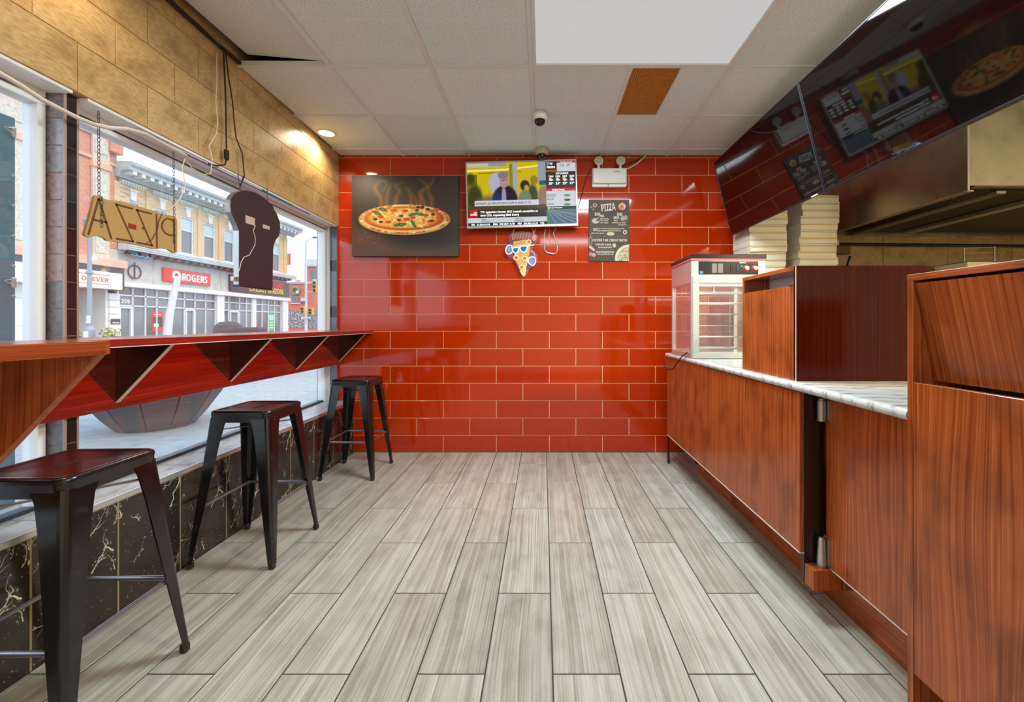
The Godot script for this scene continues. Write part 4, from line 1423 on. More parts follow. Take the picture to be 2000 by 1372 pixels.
	put.call("ADD", 0.10, 0.487, 0.11, 0.045)
	put.call("Mix it all into everything together. Cover", 0.22, 0.475, 0.66, 0.021)
	put.call("with a towel and let it rise for 1 hr.", 0.22, 0.506, 0.58, 0.021)
	put.call("place the pizza", 0.06, 0.549, 0.32, 0.024)
	put.call("COVER THE CRUST WITH", 0.093, 0.661, 0.85, 0.042)
	put.call("Tomato sauce", 0.16, 0.729, 0.40, 0.034)
	put.call("& mozzarella", 0.235, 0.775, 0.33, 0.028)
	put.call("Pizza Pizza cheese and", 0.18, 0.845, 0.45, 0.022)
	put.call("favourite toppings, bake", 0.18, 0.870, 0.44, 0.022)
	put.call("until golden all over", 0.20, 0.895, 0.42, 0.022)

# ------------------------------------------------------------------ counters
func counters() -> void:
	# long front panel towards the end wall
	var c := thing("service_counter", "long cherry wood counter front standing on a thin end leg by the red wall", "counter")
	slab("front_panel", Vector3(1.065, 0.245, -3.63), Vector3(1.083, 0.908, -1.757), M.cherry, c, 0.001)
	slab("edge_strip", Vector3(1.0635, 0.240, -3.63), Vector3(1.085, 0.2465, -1.757), M.band_white, c, 0.001)
	slab("end_leg", Vector3(1.065, 0.0, -3.63), Vector3(1.082, 0.245, -3.612), M.dark_wood, c, 0.001)
	slab("return_panel", Vector3(1.083, 0.12, -1.775), Vector3(1.166, 0.908, -1.757), M.dark_panel, c, 0.001)
	slab("kick_board", Vector3(1.245, 0.0, -3.40), Vector3(1.262, 0.26, -1.23), M.cherry_z, c, 0.001)
	slab("back_panel", Vector3(1.74, 0.0, -3.63), Vector3(1.758, 0.908, -1.24), M.cherry, c)
	slab("end_panel", Vector3(1.30, 0.0, -3.63), Vector3(1.74, 0.908, -3.612), M.cherry, c)
	slab("foot_block", Vector3(1.085, 0.12, -1.757), Vector3(1.244, 0.203, -1.70), M.cherry, c, 0.002)
	# worktop in two lengths with a seam
	for q in [["far length of the white marbled counter worktop, under the glass food warmer", -3.640, -1.7905], ["near length of the white marbled counter worktop, beside the tall cabinet", -1.7890, -1.226]]:
		var t := thing("worktop", q[0], "worktop", Vector3(1.05, 0.9285, q[1]))
		var l: float = q[2] - q[1]
		var out := PackedVector2Array([Vector2(0.70, 0.0165), Vector2(0.70, -0.0165)])
		for i in 9:
			var a := -PI * 0.5 - PI * i / 8.0
			out.append(Vector2(0.0165 + 0.0165 * cos(a), 0.0165 * sin(a)))
		obj("slab", Sh.new().prism(out, 0.0, l), M.white_marble, t)
	# swing gate with its sprung hinges
	var g := thing("counter_gate", "recessed cherry wood swing gate under the worktop, hung on two grey hinges", "gate", Vector3(1.161, 0.204, -1.737))
	slab("leaf", Vector3(0.0, 0.0, 0.0), Vector3(0.019, 0.70, 0.40), M.cherry, g, 0.001)
	slab("edge_strip", Vector3(-0.001, -0.004, 0.0), Vector3(0.020, 0.0, 0.40), M.band_white, g)
	slab("stile", Vector3(0.0, 0.0, 0.401), Vector3(0.019, 0.70, 0.508), M.cherry, g, 0.001)
	for y in [[0.592, 0.684, 0.0155, 0.0155], [0.0, 0.118, 0.0185, 0.0130]]:
		var h := obj("hinge", Sh.new().lathe([Vector2(0, y[0]), Vector2(y[2], y[0]), Vector2(y[3], y[1] - 0.012), Vector2(y[3] * 0.75, y[1] - 0.004), Vector2(y[3] * 0.75, y[1]), Vector2(0, y[1])], 18, at3(-0.022, 0, 0.004)), M.steel, g)
		obj("hinge_plate", Sh.new().span(Vector3(-0.006, y[0] + 0.006, -0.012), Vector3(0.0, y[1] - 0.008, 0.026)), M.steel, h)
	# tall cabinet close to the camera with a tilted bin flap
	var k := thing("tall_cabinet", "tall cherry wood cabinet with a leaning upper flap, nearest the camera", "cabinet", Vector3(1.053, 0, -1.225))
	slab("side_panel", Vector3(0.0, 0.0, 0.0), Vector3(0.70, 1.316, 0.019), M.cherry, k, 0.001)
	slab("top_board", Vector3(-0.001, 1.316, -0.001), Vector3(0.70, 1.3345, 1.15), M.cherry_z, k, 0.0015)
	slab("door", Vector3(0.0, 0.200, 0.0205), Vector3(0.018, 1.027, 1.13), M.cherry, k, 0.0012)
	slab("side_panel", Vector3(0.0, 0.0, 1.131), Vector3(0.70, 1.316, 1.15), M.cherry, k, 0.001)
	slab("inner_shelf", Vector3(0.018, 0.985, 0.020), Vector3(0.68, 1.003, 1.13), M.white_paint, k)
	slab("back_panel", Vector3(0.682, 0.0, 0.020), Vector3(0.70, 1.316, 1.13), M.dark_wood, k)
	slab("kick_board", Vector3(0.10, 0.0, 0.020), Vector3(0.118, 0.200, 1.13), M.dark_wood, k)
	var fl := Sh.new()
	fl.prism(PackedVector2Array([Vector2(0.002, 1.308), Vector2(0.020, 1.308), Vector2(0.078, 1.036), Vector2(0.060, 1.032)]), 0.022, 1.128)
	obj("flap", fl, M.cherry, k)
	# hollow wooden box on the worktop
	var b := thing("till_box", "open-topped wood box housing, near panel painted in shade, on the worktop beside the warmer", "box", Vector3(1.096, 0.945, -1.833))
	obj("near_panel", Sh.new().prism(PackedVector2Array([Vector2(0, 0), Vector2(0.60, 0), Vector2(0.60, 0.486), Vector2(0.575, 0.5), Vector2(0, 0.5)]), -0.018, 0.0), M.box_shade, b)
	slab("corner_strip", Vector3(-0.0015, 0.0, -0.0035), Vector3(0.0, 0.5, 0.0005), M.band_white, b)
	slab("front_panel", Vector3(0.0, 0.0, -0.476), Vector3(0.018, 0.415, -0.0185), M.cherry, b, 0.001)
	slab("far_panel", Vector3(0.0, 0.0, -0.494), Vector3(0.60, 0.482, -0.4765), M.cherry, b, 0.001)
	slab("top_board", Vector3(0.0, 0.482, -0.494), Vector3(0.575, 0.5, -0.0185), M.cherry_x, b, 0.001)
	slab("lining", Vector3(0.14, 0.002, -0.476), Vector3(0.15, 0.482, -0.0185), M.white_paint, b)
	slab("inner_shelf", Vector3(0.018, 0.33, -0.476), Vector3(0.14, 0.345, -0.0185), M.white_paint, b)
	var dv := obj("receipt_printer", Sh.new().span(Vector3(1.135, 1.2905, -1.98), Vector3(1.225, 1.365, -1.86), 0.006), M.black_plastic)
	tag(dv, "black device just showing in the slot of the wood box", "printer")
	obj("lid", Sh.new().span(Vector3(1.14, 1.365, -1.97), Vector3(1.22, 1.372, -1.87), 0.003), M.dark_ink, dv)
	warmer()

func warmer() -> void:
	var w := thing("food_warmer", "glass-sided upright food warmer with wire racks and a black control panel", "food warmer", Vector3(1.058, 0.9455, -3.02))
	var wd := 0.529
	var dp := 0.456
	slab("base", Vector3(0, 0, -dp), Vector3(wd, 0.040, 0), M.alu, w, 0.002)
	slab("housing", Vector3(0, 0.541, -dp), Vector3(wd, 0.70, 0), M.alu, w, 0.002)
	for q in [[0.0, -0.022], [0.0, -dp], [wd - 0.030, -0.022], [wd - 0.030, -dp]]:
		slab("corner_post", Vector3(q[0], 0.040, q[1]), Vector3(q[0] + 0.030, 0.541, q[1] + 0.022), M.alu, w, 0.002)
	slab("cap", Vector3(-0.006, 0.712, -dp - 0.006), Vector3(wd + 0.006, 0.744, 0.006), mat(rgb(36, 16, 22), 0.3), w, 0.003)
	slab("cap_trim", Vector3(-0.006, 0.700, -dp - 0.006), Vector3(wd + 0.006, 0.712, 0.006), mat(rgb(206, 112, 116), 0.4), w, 0.002)
	# door in the near face
	var d := Sh.new()
	d.span(Vector3(0.006, 0.002, 0.002), Vector3(wd - 0.006, 0.044, 0.022), 0.003)
	d.span(Vector3(0.006, 0.541, 0.002), Vector3(wd - 0.006, 0.588, 0.022), 0.003)
	d.span(Vector3(0.006, 0.044, 0.002), Vector3(0.050, 0.541, 0.022), 0.003)
	d.span(Vector3(wd - 0.050, 0.044, 0.002), Vector3(wd - 0.006, 0.541, 0.022), 0.003)
	obj("door_frame", d, mat(rgb(206, 204, 192), 0.35, 0.35), w)
	slab("door_pane", Vector3(0.050, 0.044, 0.010), Vector3(wd - 0.050, 0.541, 0.014), M.case_glass, w)
	slab("side_pane", Vector3(0.004, 0.040, -dp + 0.022), Vector3(0.008, 0.541, -0.022), M.case_glass, w)
	slab("side_pane", Vector3(wd - 0.008, 0.040, -dp + 0.022), Vector3(wd - 0.004, 0.541, -0.022), M.case_glass, w)
	slab("back_pane", Vector3(0.030, 0.040, -dp + 0.004), Vector3(wd - 0.030, 0.541, -dp + 0.008), M.case_glass, w)
	# controls
	var p := slab("control_panel", Vector3(0.052, 0.600, 0.0), Vector3(0.476, 0.694, 0.006), mat(rgb(24, 24, 34), 0.3), w, 0.002)
	text("lettering", "HATCO", 0.046, 0.010, M.white_paint, p, at3(0.100, 0.036, 0.0032))
	text("lettering", "FLAV-R-SAVOR", 0.078, 0.012, M.red_plastic, p, at3(0.168, 0.035, 0.0032))
	obj("caution_label", Sh.new().span(Vector3(-0.118, -0.036, 0.003), Vector3(-0.084, 0.030, 0.0036)), mat(rgb(132, 122, 112), 0.6), p)
	obj("caution_label", Sh.new().span(Vector3(-0.076, -0.036, 0.003), Vector3(-0.040, 0.030, 0.0036)), mat(rgb(132, 122, 112), 0.6), p)
	obj("rating_label", Sh.new().span(Vector3(-0.206, -0.044, 0.003), Vector3(-0.182, -0.024, 0.0036)), mat(rgb(60, 140, 206), 0.5), p)
	obj("rocker_switch", Sh.new().span(Vector3(0.054, -0.030, 0.003), Vector3(0.070, 0.024, 0.008), 0.002), mat(rgb(44, 52, 88), 0.3), p)
	obj("rocker_switch", Sh.new().span(Vector3(0.012, -0.026, 0.003), Vector3(0.026, 0.020, 0.006), 0.002), M.black_plastic, p)
	for q in [[0.124, -0.004], [0.184, -0.004]]:
		var kx := Transform3D(Basis(Vector3(1, 0, 0), PI / 2), Vector3(q[0], q[1], 0.003))
		obj("knob", Sh.new().lathe([Vector2(0.017, 0.0), Vector2(0.016, 0.018), Vector2(0.013, 0.021), Vector2(0, 0.021)], 20, kx), M.steel, p)
		obj("dial_ring", Sh.new().lathe([Vector2(0.024, 0.0), Vector2(0.024, 0.002), Vector2(0.017, 0.002)], 24, kx), M.red_plastic, p)
	obj("pilot_lamp", Sh.new().lathe([Vector2(0.0065, 0.0), Vector2(0.006, 0.004), Vector2(0.0, 0.005)], 12, Transform3D(Basis(Vector3(1, 0, 0), PI / 2), Vector3(0.092, 0.010, 0.003))), lit(rgb(40, 150, 80), 0.7), p)
	# racks of bent wire on a central carrier
	for y in [0.066, 0.151, 0.234, 0.319, 0.400, 0.478]:
		var s := Sh.new()
		var e := 0.44
		s.tube([Vector3(0.07, y, -0.06), Vector3(e, y, -0.06), Vector3(e, y, -0.38), Vector3(0.07, y, -0.38), Vector3(0.07, y, -0.06)], 0.0032, 6)
		for k in 2:
			s.tube([Vector3(0.07, y, -0.16 - 0.11 * k), Vector3(e, y, -0.16 - 0.11 * k)], 0.0024, 6)
		obj("wire_rack", s, M.steel, w)
	for q in [-0.06, -0.38]:
		obj("rack_upright", Sh.new().tube([Vector3(0.443, 0.04, q), Vector3(0.443, 0.49, q), Vector3(0.43, 0.505, q)], 0.004, 8), M.steel, w)
	obj("rack_hanger", Sh.new().tube([Vector3(0.25, 0.541, -0.22), Vector3(0.25, 0.48, -0.22)], 0.006, 8), M.steel, w)
	obj("lamp_tube", Sh.new().tube([Vector3(0.06, 0.528, -0.06), Vector3(0.46, 0.528, -0.06)], 0.006, 8), lit(Color(1, 0.98, 0.94), 3.0), w)
	var l := AreaLight3D.new()
	l.name = "warmer_lamp"
	l.area_size = Vector2(0.4, 0.06)
	l.area_range = 10.0
	l.area_attenuation = 2.0
	l.light_energy = 0.10
	l.light_color = Color(1, 0.97, 0.92)
	l.shadow_enabled = true
	w.add_child(l, true)
	l.position = Vector3(0.26, 0.519, -0.10)
	l.rotation.x = -PI / 2
	var cb := obj("warmer_cord", Sh.new().tube([Vector3(1.050, 0.985, -3.08), Vector3(1.041, 0.955, -3.16), Vector3(1.036, 0.90, -3.25), Vector3(1.034, 0.84, -3.36), Vector3(1.034, 0.815, -3.48), Vector3(1.034, 0.825, -3.58), Vector3(1.038, 0.87, -3.66), Vector3(1.055, 0.93, -3.69), Vector3(1.09, 0.95, -3.68)], 0.0042, 8), M.black_rubber)
	tag(cb, "black power cord looping off the end of the worktop below the food warmer", "cord")

const ORD := ["second", "third", "fourth", "fifth", "sixth", "seventh", "eighth", "ninth", "tenth", "eleventh", "twelfth", "thirteenth", "fourteenth", "fifteenth", "sixteenth", "seventeenth", "eighteenth"]

# ------------------------------------------------------------------ kitchen side
func kitchen() -> void:
	# menu screens hung over the counter, leaning forward
	var lean := atan2(0.1605, 0.634)
	var q := [["dark switched-off menu screen, the one closer to the red wall", -3.70], ["dark switched-off menu screen, reflecting the television, nearer the camera", -2.476]]
	for i in 2:
		var t := thing("menu_screen", q[i][0], "screen", Vector3(1.4925, 2.600, q[i][1]))
		t.rotation = Vector3(0, 0, lean)
		# local: x into the kitchen, -y down the face, z along the counter
		slab("casing", Vector3(0.008, -0.646, 0.004), Vector3(0.045, -0.008, 1.216), M.black_plastic, t, 0.006)
		slab("screen_glass", Vector3(0.0, -0.640, 0.008), Vector3(0.007, -0.008, 1.212), M.black_gloss, t, 0.001)
		var b := Sh.new()
		b.span(Vector3(-0.003, -0.008, 0.0), Vector3(0.012, 0.0, 1.220), 0.001)
		b.span(Vector3(-0.003, -0.654, 0.0), Vector3(0.012, -0.640, 1.220), 0.001)
		b.span(Vector3(-0.003, -0.640, 0.0), Vector3(0.012, -0.008, 0.008), 0.001)
		b.span(Vector3(-0.003, -0.640, 1.212), Vector3(0.012, -0.008, 1.220), 0.001)
		obj("bezel", b, M.black_plastic, t)
		slab("bezel_line", Vector3(-0.004, -0.640, 1.2135), Vector3(-0.002, -0.008, 1.2165), M.alu_dark, t)
		slab("badge", Vector3(-0.0045, -0.651, 1.10), Vector3(-0.003, -0.643, 1.16), M.band_white, t)
		for z in [0.35, 0.9]:
			slab("mount_arm", Vector3(0.045, -0.38, z - 0.03), Vector3(0.19, -0.30, z + 0.03), M.black_plastic, t, 0.003)
	var rail := thing("screen_rail", "black steel rail fixed to the end wall that carries the dark menu screens", "rail", Vector3(0, 0, 0))
	slab("beam", Vector3(1.765, 2.20, BACK + 0.02), Vector3(1.815, 2.36, -0.9), M.black_plastic, rail, 0.004)
	slab("wall_plate", Vector3(1.72, 2.12, BACK), Vector3(1.86, 2.44, BACK + 0.02), M.black_plastic, rail, 0.003)
	slab("drop_post", Vector3(1.77, 2.36, -1.0), Vector3(1.81, CEIL, -0.94), M.black_plastic, rail)
	# shelf with two stacks of pizza boxes
	var sh := thing("wall_shelf", "plain steel wall shelf holding the stacked pizza boxes", "shelf", Vector3(1.66, 1.205, -3.92))
	slab("board", Vector3(0, 0, 0.0), Vector3(0.80, 0.02, 0.47), M.steel, sh, 0.003)
	for x in [0.1, 0.68]:
		obj("bracket", Sh.new().prism(PackedVector2Array([Vector2(0, 0), Vector2(0.40, 0), Vector2(0, -0.22)]), -0.004, 0.004, Transform3D(Basis(Vector3.UP, -PI / 2), Vector3(x, 0, 0))), M.steel, sh)
	var pb: Node3D = null
	for s in [[1.855, -3.655, 16, "stacked pizza boxes closer to the warmer", "white pizza box, %s in the stack behind the glass food warmer"], [2.248, -3.605, 18, "stacked pizza boxes beside the hood", "white pizza box, %s in the taller stack beside the kitchen hood"]]:
		for k in s[2]:
			var nth: String = "topmost" if k == s[2] - 1 else ORD[s[2] - 2 - k] + " from the top"
			var lb: String = s[4] % nth
			var at := Vector3(s[0] + rng.randf_range(-0.010, 0.010), 1.2255 + 0.0565 * k, s[1] + rng.randf_range(-0.008, 0.008))
			if k > s[2] - 5:
				at.x += 0.012
			if pb == null:
				pb = thing("pizza_box", lb, "pizza box", at, 0.0, s[3])
				obj("tray", Sh.new().loft([box_ring(0.153, 0.0), box_ring(0.1525, 0.046)], -1.0), M.card, pb)
				slab("lid", Vector3(-0.1555, 0.0465, -0.1545), Vector3(0.1555, 0.0555, 0.1545), M.card, pb, 0.0015)
				slab("front_flap", Vector3(-0.15, 0.036, 0.1535), Vector3(0.15, 0.0465, 0.1575), M.card_raw, pb, 0.001)
			else:
				var o := dup(pb, at, lb, rng.randf_range(-0.05, 0.05))
				o.set_meta("group", s[3])
	# extraction hood
	var h := thing("range_hood", "big brushed stainless kitchen hood over the ovens", "hood", Vector3(2.57, 2.0, -2.564))
	slab("side_sheet", Vector3(0.0, 0.0, -1.32), Vector3(0.012, 0.757, 0.0), M.brushed, h, 0.002)
	slab("front_sheet", Vector3(0.0125, 0.03, -0.012), Vector3(2.32, 0.757, 0.0), M.brushed, h, 0.002)
	slab("corner_trim", Vector3(-0.003, 0.0, -0.004), Vector3(0.010, 0.757, 0.004), M.steel, h, 0.002)
	slab("inner_lip", Vector3(0.013, 0.0, -1.32), Vector3(0.060, 0.012, -0.02), M.brushed, h, 0.002)
	slab("inner_lip", Vector3(0.06, 0.03, -0.06), Vector3(2.32, 0.042, -0.013), M.brushed, h, 0.002)
	obj("filter_bank", Sh.new().prism(PackedVector2Array([Vector2(0.25, 0.02), Vector2(2.32, 0.02), Vector2(2.32, 0.5), Vector2(0.05, 0.5)]), -1.25, -0.10), mat(rgb(66, 60, 40), 0.5, 0.6), h)
	slab("grease_channel", Vector3(0.24, 0.0, -1.30), Vector3(0.30, 0.019, -0.06), mat(rgb(150, 138, 112), 0.4, 0.7), h, 0.002)
	slab("light_bar", Vector3(0.62, -0.01, -1.22), Vector3(0.70, 0.019, -0.2), M.steel, h, 0.004)
	slab("rear_sheet", Vector3(0.013, 0.0, -1.332), Vector3(2.32, 0.757, -1.321), M.brushed, h)
	# pipe and bracket below the hood, on the wall
	var pp := thing("gas_pipe", "dark pipe with fittings on the kitchen wall under the hood", "pipe")
	obj("run", Sh.new().tube([Vector3(2.64, 1.925, -3.88), Vector3(4.88, 1.90, -3.88)], 0.014, 8), mat(rgb(54, 48, 36), 0.5, 0.5), pp)
	slab("valve_block", Vector3(2.66, 1.83, -3.92), Vector3(2.80, 1.91, -3.85), mat(rgb(112, 92, 50), 0.5, 0.6), pp, 0.006)
	obj("handle", Sh.new().tube([Vector3(2.80, 1.81, -3.86), Vector3(2.735, 1.62, -3.86)], 0.010, 8), M.black_plastic, pp)
	slab("clip", Vector3(2.66, 1.90, -3.931), Vector3(2.70, 1.95, -3.86), M.steel, pp)
	# oven with a wire rack on top
	var ov := thing("pizza_oven", "steel pizza oven under the hood, mostly hidden by the cabinets", "oven", Vector3(2.75, 0, -3.70))
	slab("body", Vector3(0, 0.12, 0), Vector3(1.2, 1.60, 0.95), M.brushed, ov, 0.006)
	for x in [0.03, 1.11]:
		for z in [0.03, 0.86]:
			slab("leg", Vector3(x, 0, z), Vector3(x + 0.06, 0.12, z + 0.06), M.steel, ov)
	slab("door", Vector3(0.12, 0.9, 0.951), Vector3(1.08, 1.3, 0.975), M.steel, ov, 0.006)
	obj("door_handle", Sh.new().tube([Vector3(0.2, 1.33, 0.985), Vector3(1.0, 1.33, 0.985)], 0.012, 8), M.black_plastic, ov)
	var wr := thing("wire_rack", "small upright wire rack standing on the oven", "rack", Vector3(3.18, 1.6005, -3.20))
	for x in [0.0, 0.23]:
		obj("upright", Sh.new().tube([Vector3(x, 0.0, 0), Vector3(x, 0.165 + 0.05 * x, 0)], 0.0055, 8), M.worn_bar, wr)
		obj("foot", Sh.new().tube([Vector3(x, 0.005, -0.06), Vector3(x, 0.005, 0.06)], 0.005, 8), M.worn_bar, wr)
	for k in 4:
		obj("rung", Sh.new().tube([Vector3(-0.005, 0.048 + 0.038 * k, 0), Vector3(0.235, 0.052 + 0.040 * k, 0)], 0.0028, 6), M.steel, wr)

func box_ring(h: float, y: float) -> Array:
	return [Vector3(h, y, h), Vector3(-h, y, h), Vector3(-h, y, -h), Vector3(h, y, -h)]

# ------------------------------------------------------------------ things at the window
func window_things() -> void:
	# in the frame of these signs x runs away from the camera along the glass, z towards the room
	var t := thing("hanging_sign", "tan fibreboard sign seen from behind, reversed PIZZA strokes, hung on chains", "sign", Vector3(-1.87, 0, 0), PI / 2)
	var bd := [1.775, 1.732, 1.791, 1.735, 1.807, 1.727, 1.827, 1.726, 1.853, 1.733, 1.873, 1.736, 1.916, 1.737, 1.980, 1.738, 2.042, 1.738, 2.056, 1.739, 2.082, 1.733, 2.111, 1.736, 2.150, 1.738, 2.164, 1.735, 2.170, 1.716, 2.169, 1.564, 2.162, 1.553, 2.150, 1.553, 2.119, 1.566, 2.085, 1.565, 2.049, 1.554, 1.980, 1.556, 1.916, 1.556, 1.841, 1.552, 1.821, 1.551, 1.807, 1.561, 1.788, 1.563, 1.769, 1.559, 1.751, 1.551, 1.736, 1.552, 1.730, 1.559, 1.736, 1.578, 1.754, 1.652, 1.769, 1.723]
	obj("board", Sh.new().prism(pairs(bd), -0.012, 0.0), M.mdf, t)
	for s in [[1.785, 1.721, 1.745, 1.562], [1.787, 1.718, 1.837, 1.563], [1.765, 1.627, 1.816, 1.628], [1.857, 1.717, 1.932, 1.718], [1.859, 1.717, 1.935, 1.569], [1.860, 1.567, 1.936, 1.569], [1.951, 1.717, 2.026, 1.720], [1.954, 1.718, 2.028, 1.569], [1.954, 1.568, 2.030, 1.569], [2.052, 1.723, 2.055, 1.563], [2.148, 1.724, 2.154, 1.564]]:
		var a := Vector3(s[0], s[1], 0)
		var b := Vector3(s[2], s[3], 0)
		obj("letter_stroke", Sh.new().box((a + b) * 0.5, Vector3(a.distance_to(b) + 0.006, 0.0085, 0.0016), 0.0, Basis(Vector3(0, 0, 1), atan2(b.y - a.y, b.x - a.x))), M.groove, t)
	var bow := []
	for p in [[2.146, 1.717], [2.111, 1.720], [2.089, 1.701], [2.080, 1.681], [2.083, 1.662], [2.096, 1.645], [2.119, 1.638], [2.148, 1.642]]:
		bow.append(Vector3(p[0], p[1], 0))
	obj("letter_stroke", Sh.new().tube(bow, 0.0040, 6), M.groove, t)
	slab("sticker", Vector3(1.913, 1.626, 0), Vector3(1.950, 1.648, 0.0012), M.red_ink, t)
	obj("led_button", Sh.new().lathe([Vector2(0.006, 0), Vector2(0.005, 0.004), Vector2(0, 0.004)], 12, Transform3D(Basis(Vector3(1, 0, 0), PI / 2), Vector3(1.984, 1.641, 0))), mat(rgb(70, 80, 30), 0.5), t)
	obj("lead", Sh.new().tube([Vector3(2.082, 1.74, 0.004), Vector3(2.060, 1.689, 0.004), Vector3(2.053, 1.645, 0.004), Vector3(2.024, 1.594, 0.004), Vector3(1.994, 1.571, 0.004)], 0.0015, 6), M.groove, t)
	for c in [[1.781, 2.088, 1.783, 1.734, true], [1.794, 1.733, 1.795, 1.603, false], [2.142, 2.088, 2.147, 1.736, true], [2.147, 1.726, 2.147, 1.601, false]]:
		obj("chain", chain(Vector3(c[0], c[1], 0.004), Vector3(c[2], c[3], 0.004)), M.chain, t)
	# the shaped light box sign
	var k := thing("light_box_sign", "dark-backed shaped sign with rounded top and silver edge hanging in the window", "sign", Vector3(-1.79, 0, 0), PI / 2)
	var ol := [2.521, 1.980, 2.549, 1.995, 2.581, 2.001, 2.645, 2.010, 2.719, 2.002, 2.773, 1.987, 2.814, 1.973, 2.822, 1.956, 2.855, 1.931, 2.885, 1.886, 2.889, 1.839, 2.876, 1.793, 2.838, 1.754, 2.822, 1.725, 2.814, 1.687, 2.812, 1.634, 2.807, 1.417, 2.504, 1.426, 2.504, 1.586, 2.504, 1.744, 2.488, 1.772, 2.463, 1.807, 2.441, 1.838, 2.434, 1.876, 2.441, 1.910, 2.463, 1.944, 2.495, 1.968]
	var po := pairs(ol)
	obj("side_band", Sh.new().prism(po, -0.036, -0.004), M.steel, k)
	var inner := Geometry2D.offset_polygon(po, 0.002)[0]
	obj("back_sheet", Sh.new().prism(inner, -0.004, 0.0), M.sign_back, k)
	slab("edge_trim", Vector3(2.500, 1.414, -0.038), Vector3(2.812, 1.421, 0.002), M.black_plastic, k)
	obj("sticker", Sh.new().prism(pairs([2.552, 1.849, 2.636, 1.850, 2.634, 1.804, 2.552, 1.801]), 0.0, 0.0012), M.paper, k)
	obj("sticker", Sh.new().prism(pairs([2.710, 1.831, 2.778, 1.832, 2.778, 1.810, 2.710, 1.806]), 0.0, 0.0012), M.paper, k)
	obj("lead", Sh.new().tube([Vector3(2.634, 1.806, 0.004), Vector3(2.616, 1.768, 0.004), Vector3(2.634, 1.728, 0.004), Vector3(2.631, 1.684, 0.004), Vector3(2.581, 1.612, 0.004), Vector3(2.533, 1.591, 0.004), Vector3(2.510, 1.559, 0.004), Vector3(2.501, 1.516, 0.002), Vector3(2.480, 1.463, -0.01)], 0.0022, 6), M.cable_white, k)
	slab("lead_clip", Vector3(2.470, 1.445, -0.03), Vector3(2.503, 1.47, -0.01), M.steel, k)
	for s in [[[2.549, 1.995], [2.545, 2.03], [2.53, 2.09]], [[2.549, 1.995], [2.56, 2.03], [2.575, 2.09]], [[2.814, 1.973], [2.806, 2.0], [2.80, 2.09]]]:
		var pts := []
		for p in s:
			pts.append(Vector3(p[0], p[1], -0.03))
		obj("hanger", Sh.new().tube(pts, 0.003, 6), M.chain, k)
	for p in [[2.53, 1.92], [2.60, 1.90], [2.70, 1.70], [2.62, 1.52], [2.76, 1.87]]:
		obj("screw", Sh.new().lathe([Vector2(0.003, 0), Vector2(0.002, 0.002), Vector2(0, 0.002)], 8, Transform3D(Basis(Vector3(1, 0, 0), PI / 2), Vector3(p[0], p[1], 0.0))), M.black_plastic, k)
	# cables
	var x := -1.812
	var cab := func(called: String, pts: Array, r: float, m: Material, label: String) -> MeshInstance3D:
		var o := []
		for p in pts:
			o.append(Vector3(p[2] if p.size() > 2 else x, p[1], -p[0]))
		var n := obj(called, Sh.new().tube(o, r, 8), m)
		tag(n, label, "cable")
		return n
	var b1: MeshInstance3D = cab.call("black_cable", [[2.406, 2.76], [2.414, 2.64], [2.421, 2.518], [2.427, 2.35], [2.429, 2.19], [2.429, 2.135], [2.417, 2.101], [2.360, 2.074], [2.299, 2.062]], 0.0042, M.black_rubber, "straight black cable with an inline switch hanging down the tan tiles")
	obj("inline_switch", Sh.new().box(Vector3(x, 2.162, -2.429), Vector3(0.018, 0.058, 0.024), 0.003), M.black_plastic, b1)
	cab.call("black_cable", [[2.421, 2.76], [2.445, 2.619], [2.46, 2.56], [2.477, 2.488], [2.49, 2.38], [2.506, 2.292], [2.557, 2.222], [2.575, 2.089], [2.540, 2.024]], 0.0036, M.black_rubber, "wavy black cable hanging from the ceiling gap to the shaped sign")
	cab.call("white_wire", [[2.356, 2.70], [2.356, 2.539], [2.349, 2.421], [2.364, 2.315], [2.342, 2.242, -1.803], [2.292, 2.156, -1.803], [2.313, 2.095, -1.803], [2.302, 2.01, -1.803], [2.25, 1.985, -1.806], [2.19, 2.00], [2.147, 2.03], [2.13, 1.98], [2.15, 1.90], [2.12, 1.82], [2.095, 1.76, -1.84], [2.085, 1.745, -1.862]], 0.0024, M.cable_white, "thin white wire trailing down the tan tiles to the PIZZA sign")
	cab.call("cable_cover", [[1.28, 2.045], [1.414, 2.03], [1.469, 2.021], [1.529, 2.006], [1.594, 2.000], [1.656, 1.996], [1.713, 2.000], [1.774, 2.013], [1.850, 2.044], [1.934, 2.060], [2.03, 2.064, -1.83], [2.2, 2.068, -1.85]], 0.0085, mat(rgb(206, 197, 190), 0.45), "loose pale cable cover sagging along the window head past the tiled pier")
	cab.call("purple_cable", [[1.934, 2.072, -1.845], [2.2, 2.072, -1.845], [2.6, 2.070, -1.848], [3.0, 2.072, -1.862], [3.4, 2.074, -1.872]], 0.0045, M.cable_purple, "purple cable running along the window head")
	cab.call("white_cable", [[1.934, 2.080, -1.855], [2.3, 2.082, -1.855], [2.8, 2.080, -1.865], [3.3, 2.080, -1.88], [3.84, 2.078, -1.93], [3.885, 2.05, -1.968], [3.885, 1.95, -1.968], [3.885, 1.5, -1.968], [3.885, 1.137, -1.968]], 0.005, M.cable_white, "white cable along the window head and down the far jamb")
	cab.call("green_cable", [[2.80, 2.078, -1.85], [2.95, 2.078, -1.858], [3.15, 2.076, -1.865]], 0.006, M.cable_green, "short green cable at the window head above the shaped sign")
	cab.call("cable_bundle", [[1.1, 2.772, -1.796], [1.5, 2.766, -1.800], [1.9, 2.768, -1.812], [2.2, 2.764, -1.818], [2.45, 2.766, -1.826], [2.58, 2.772, -1.832]], 0.011, M.black_rubber, "black cable bundle lying in the gap where ceiling meets tan tiles")
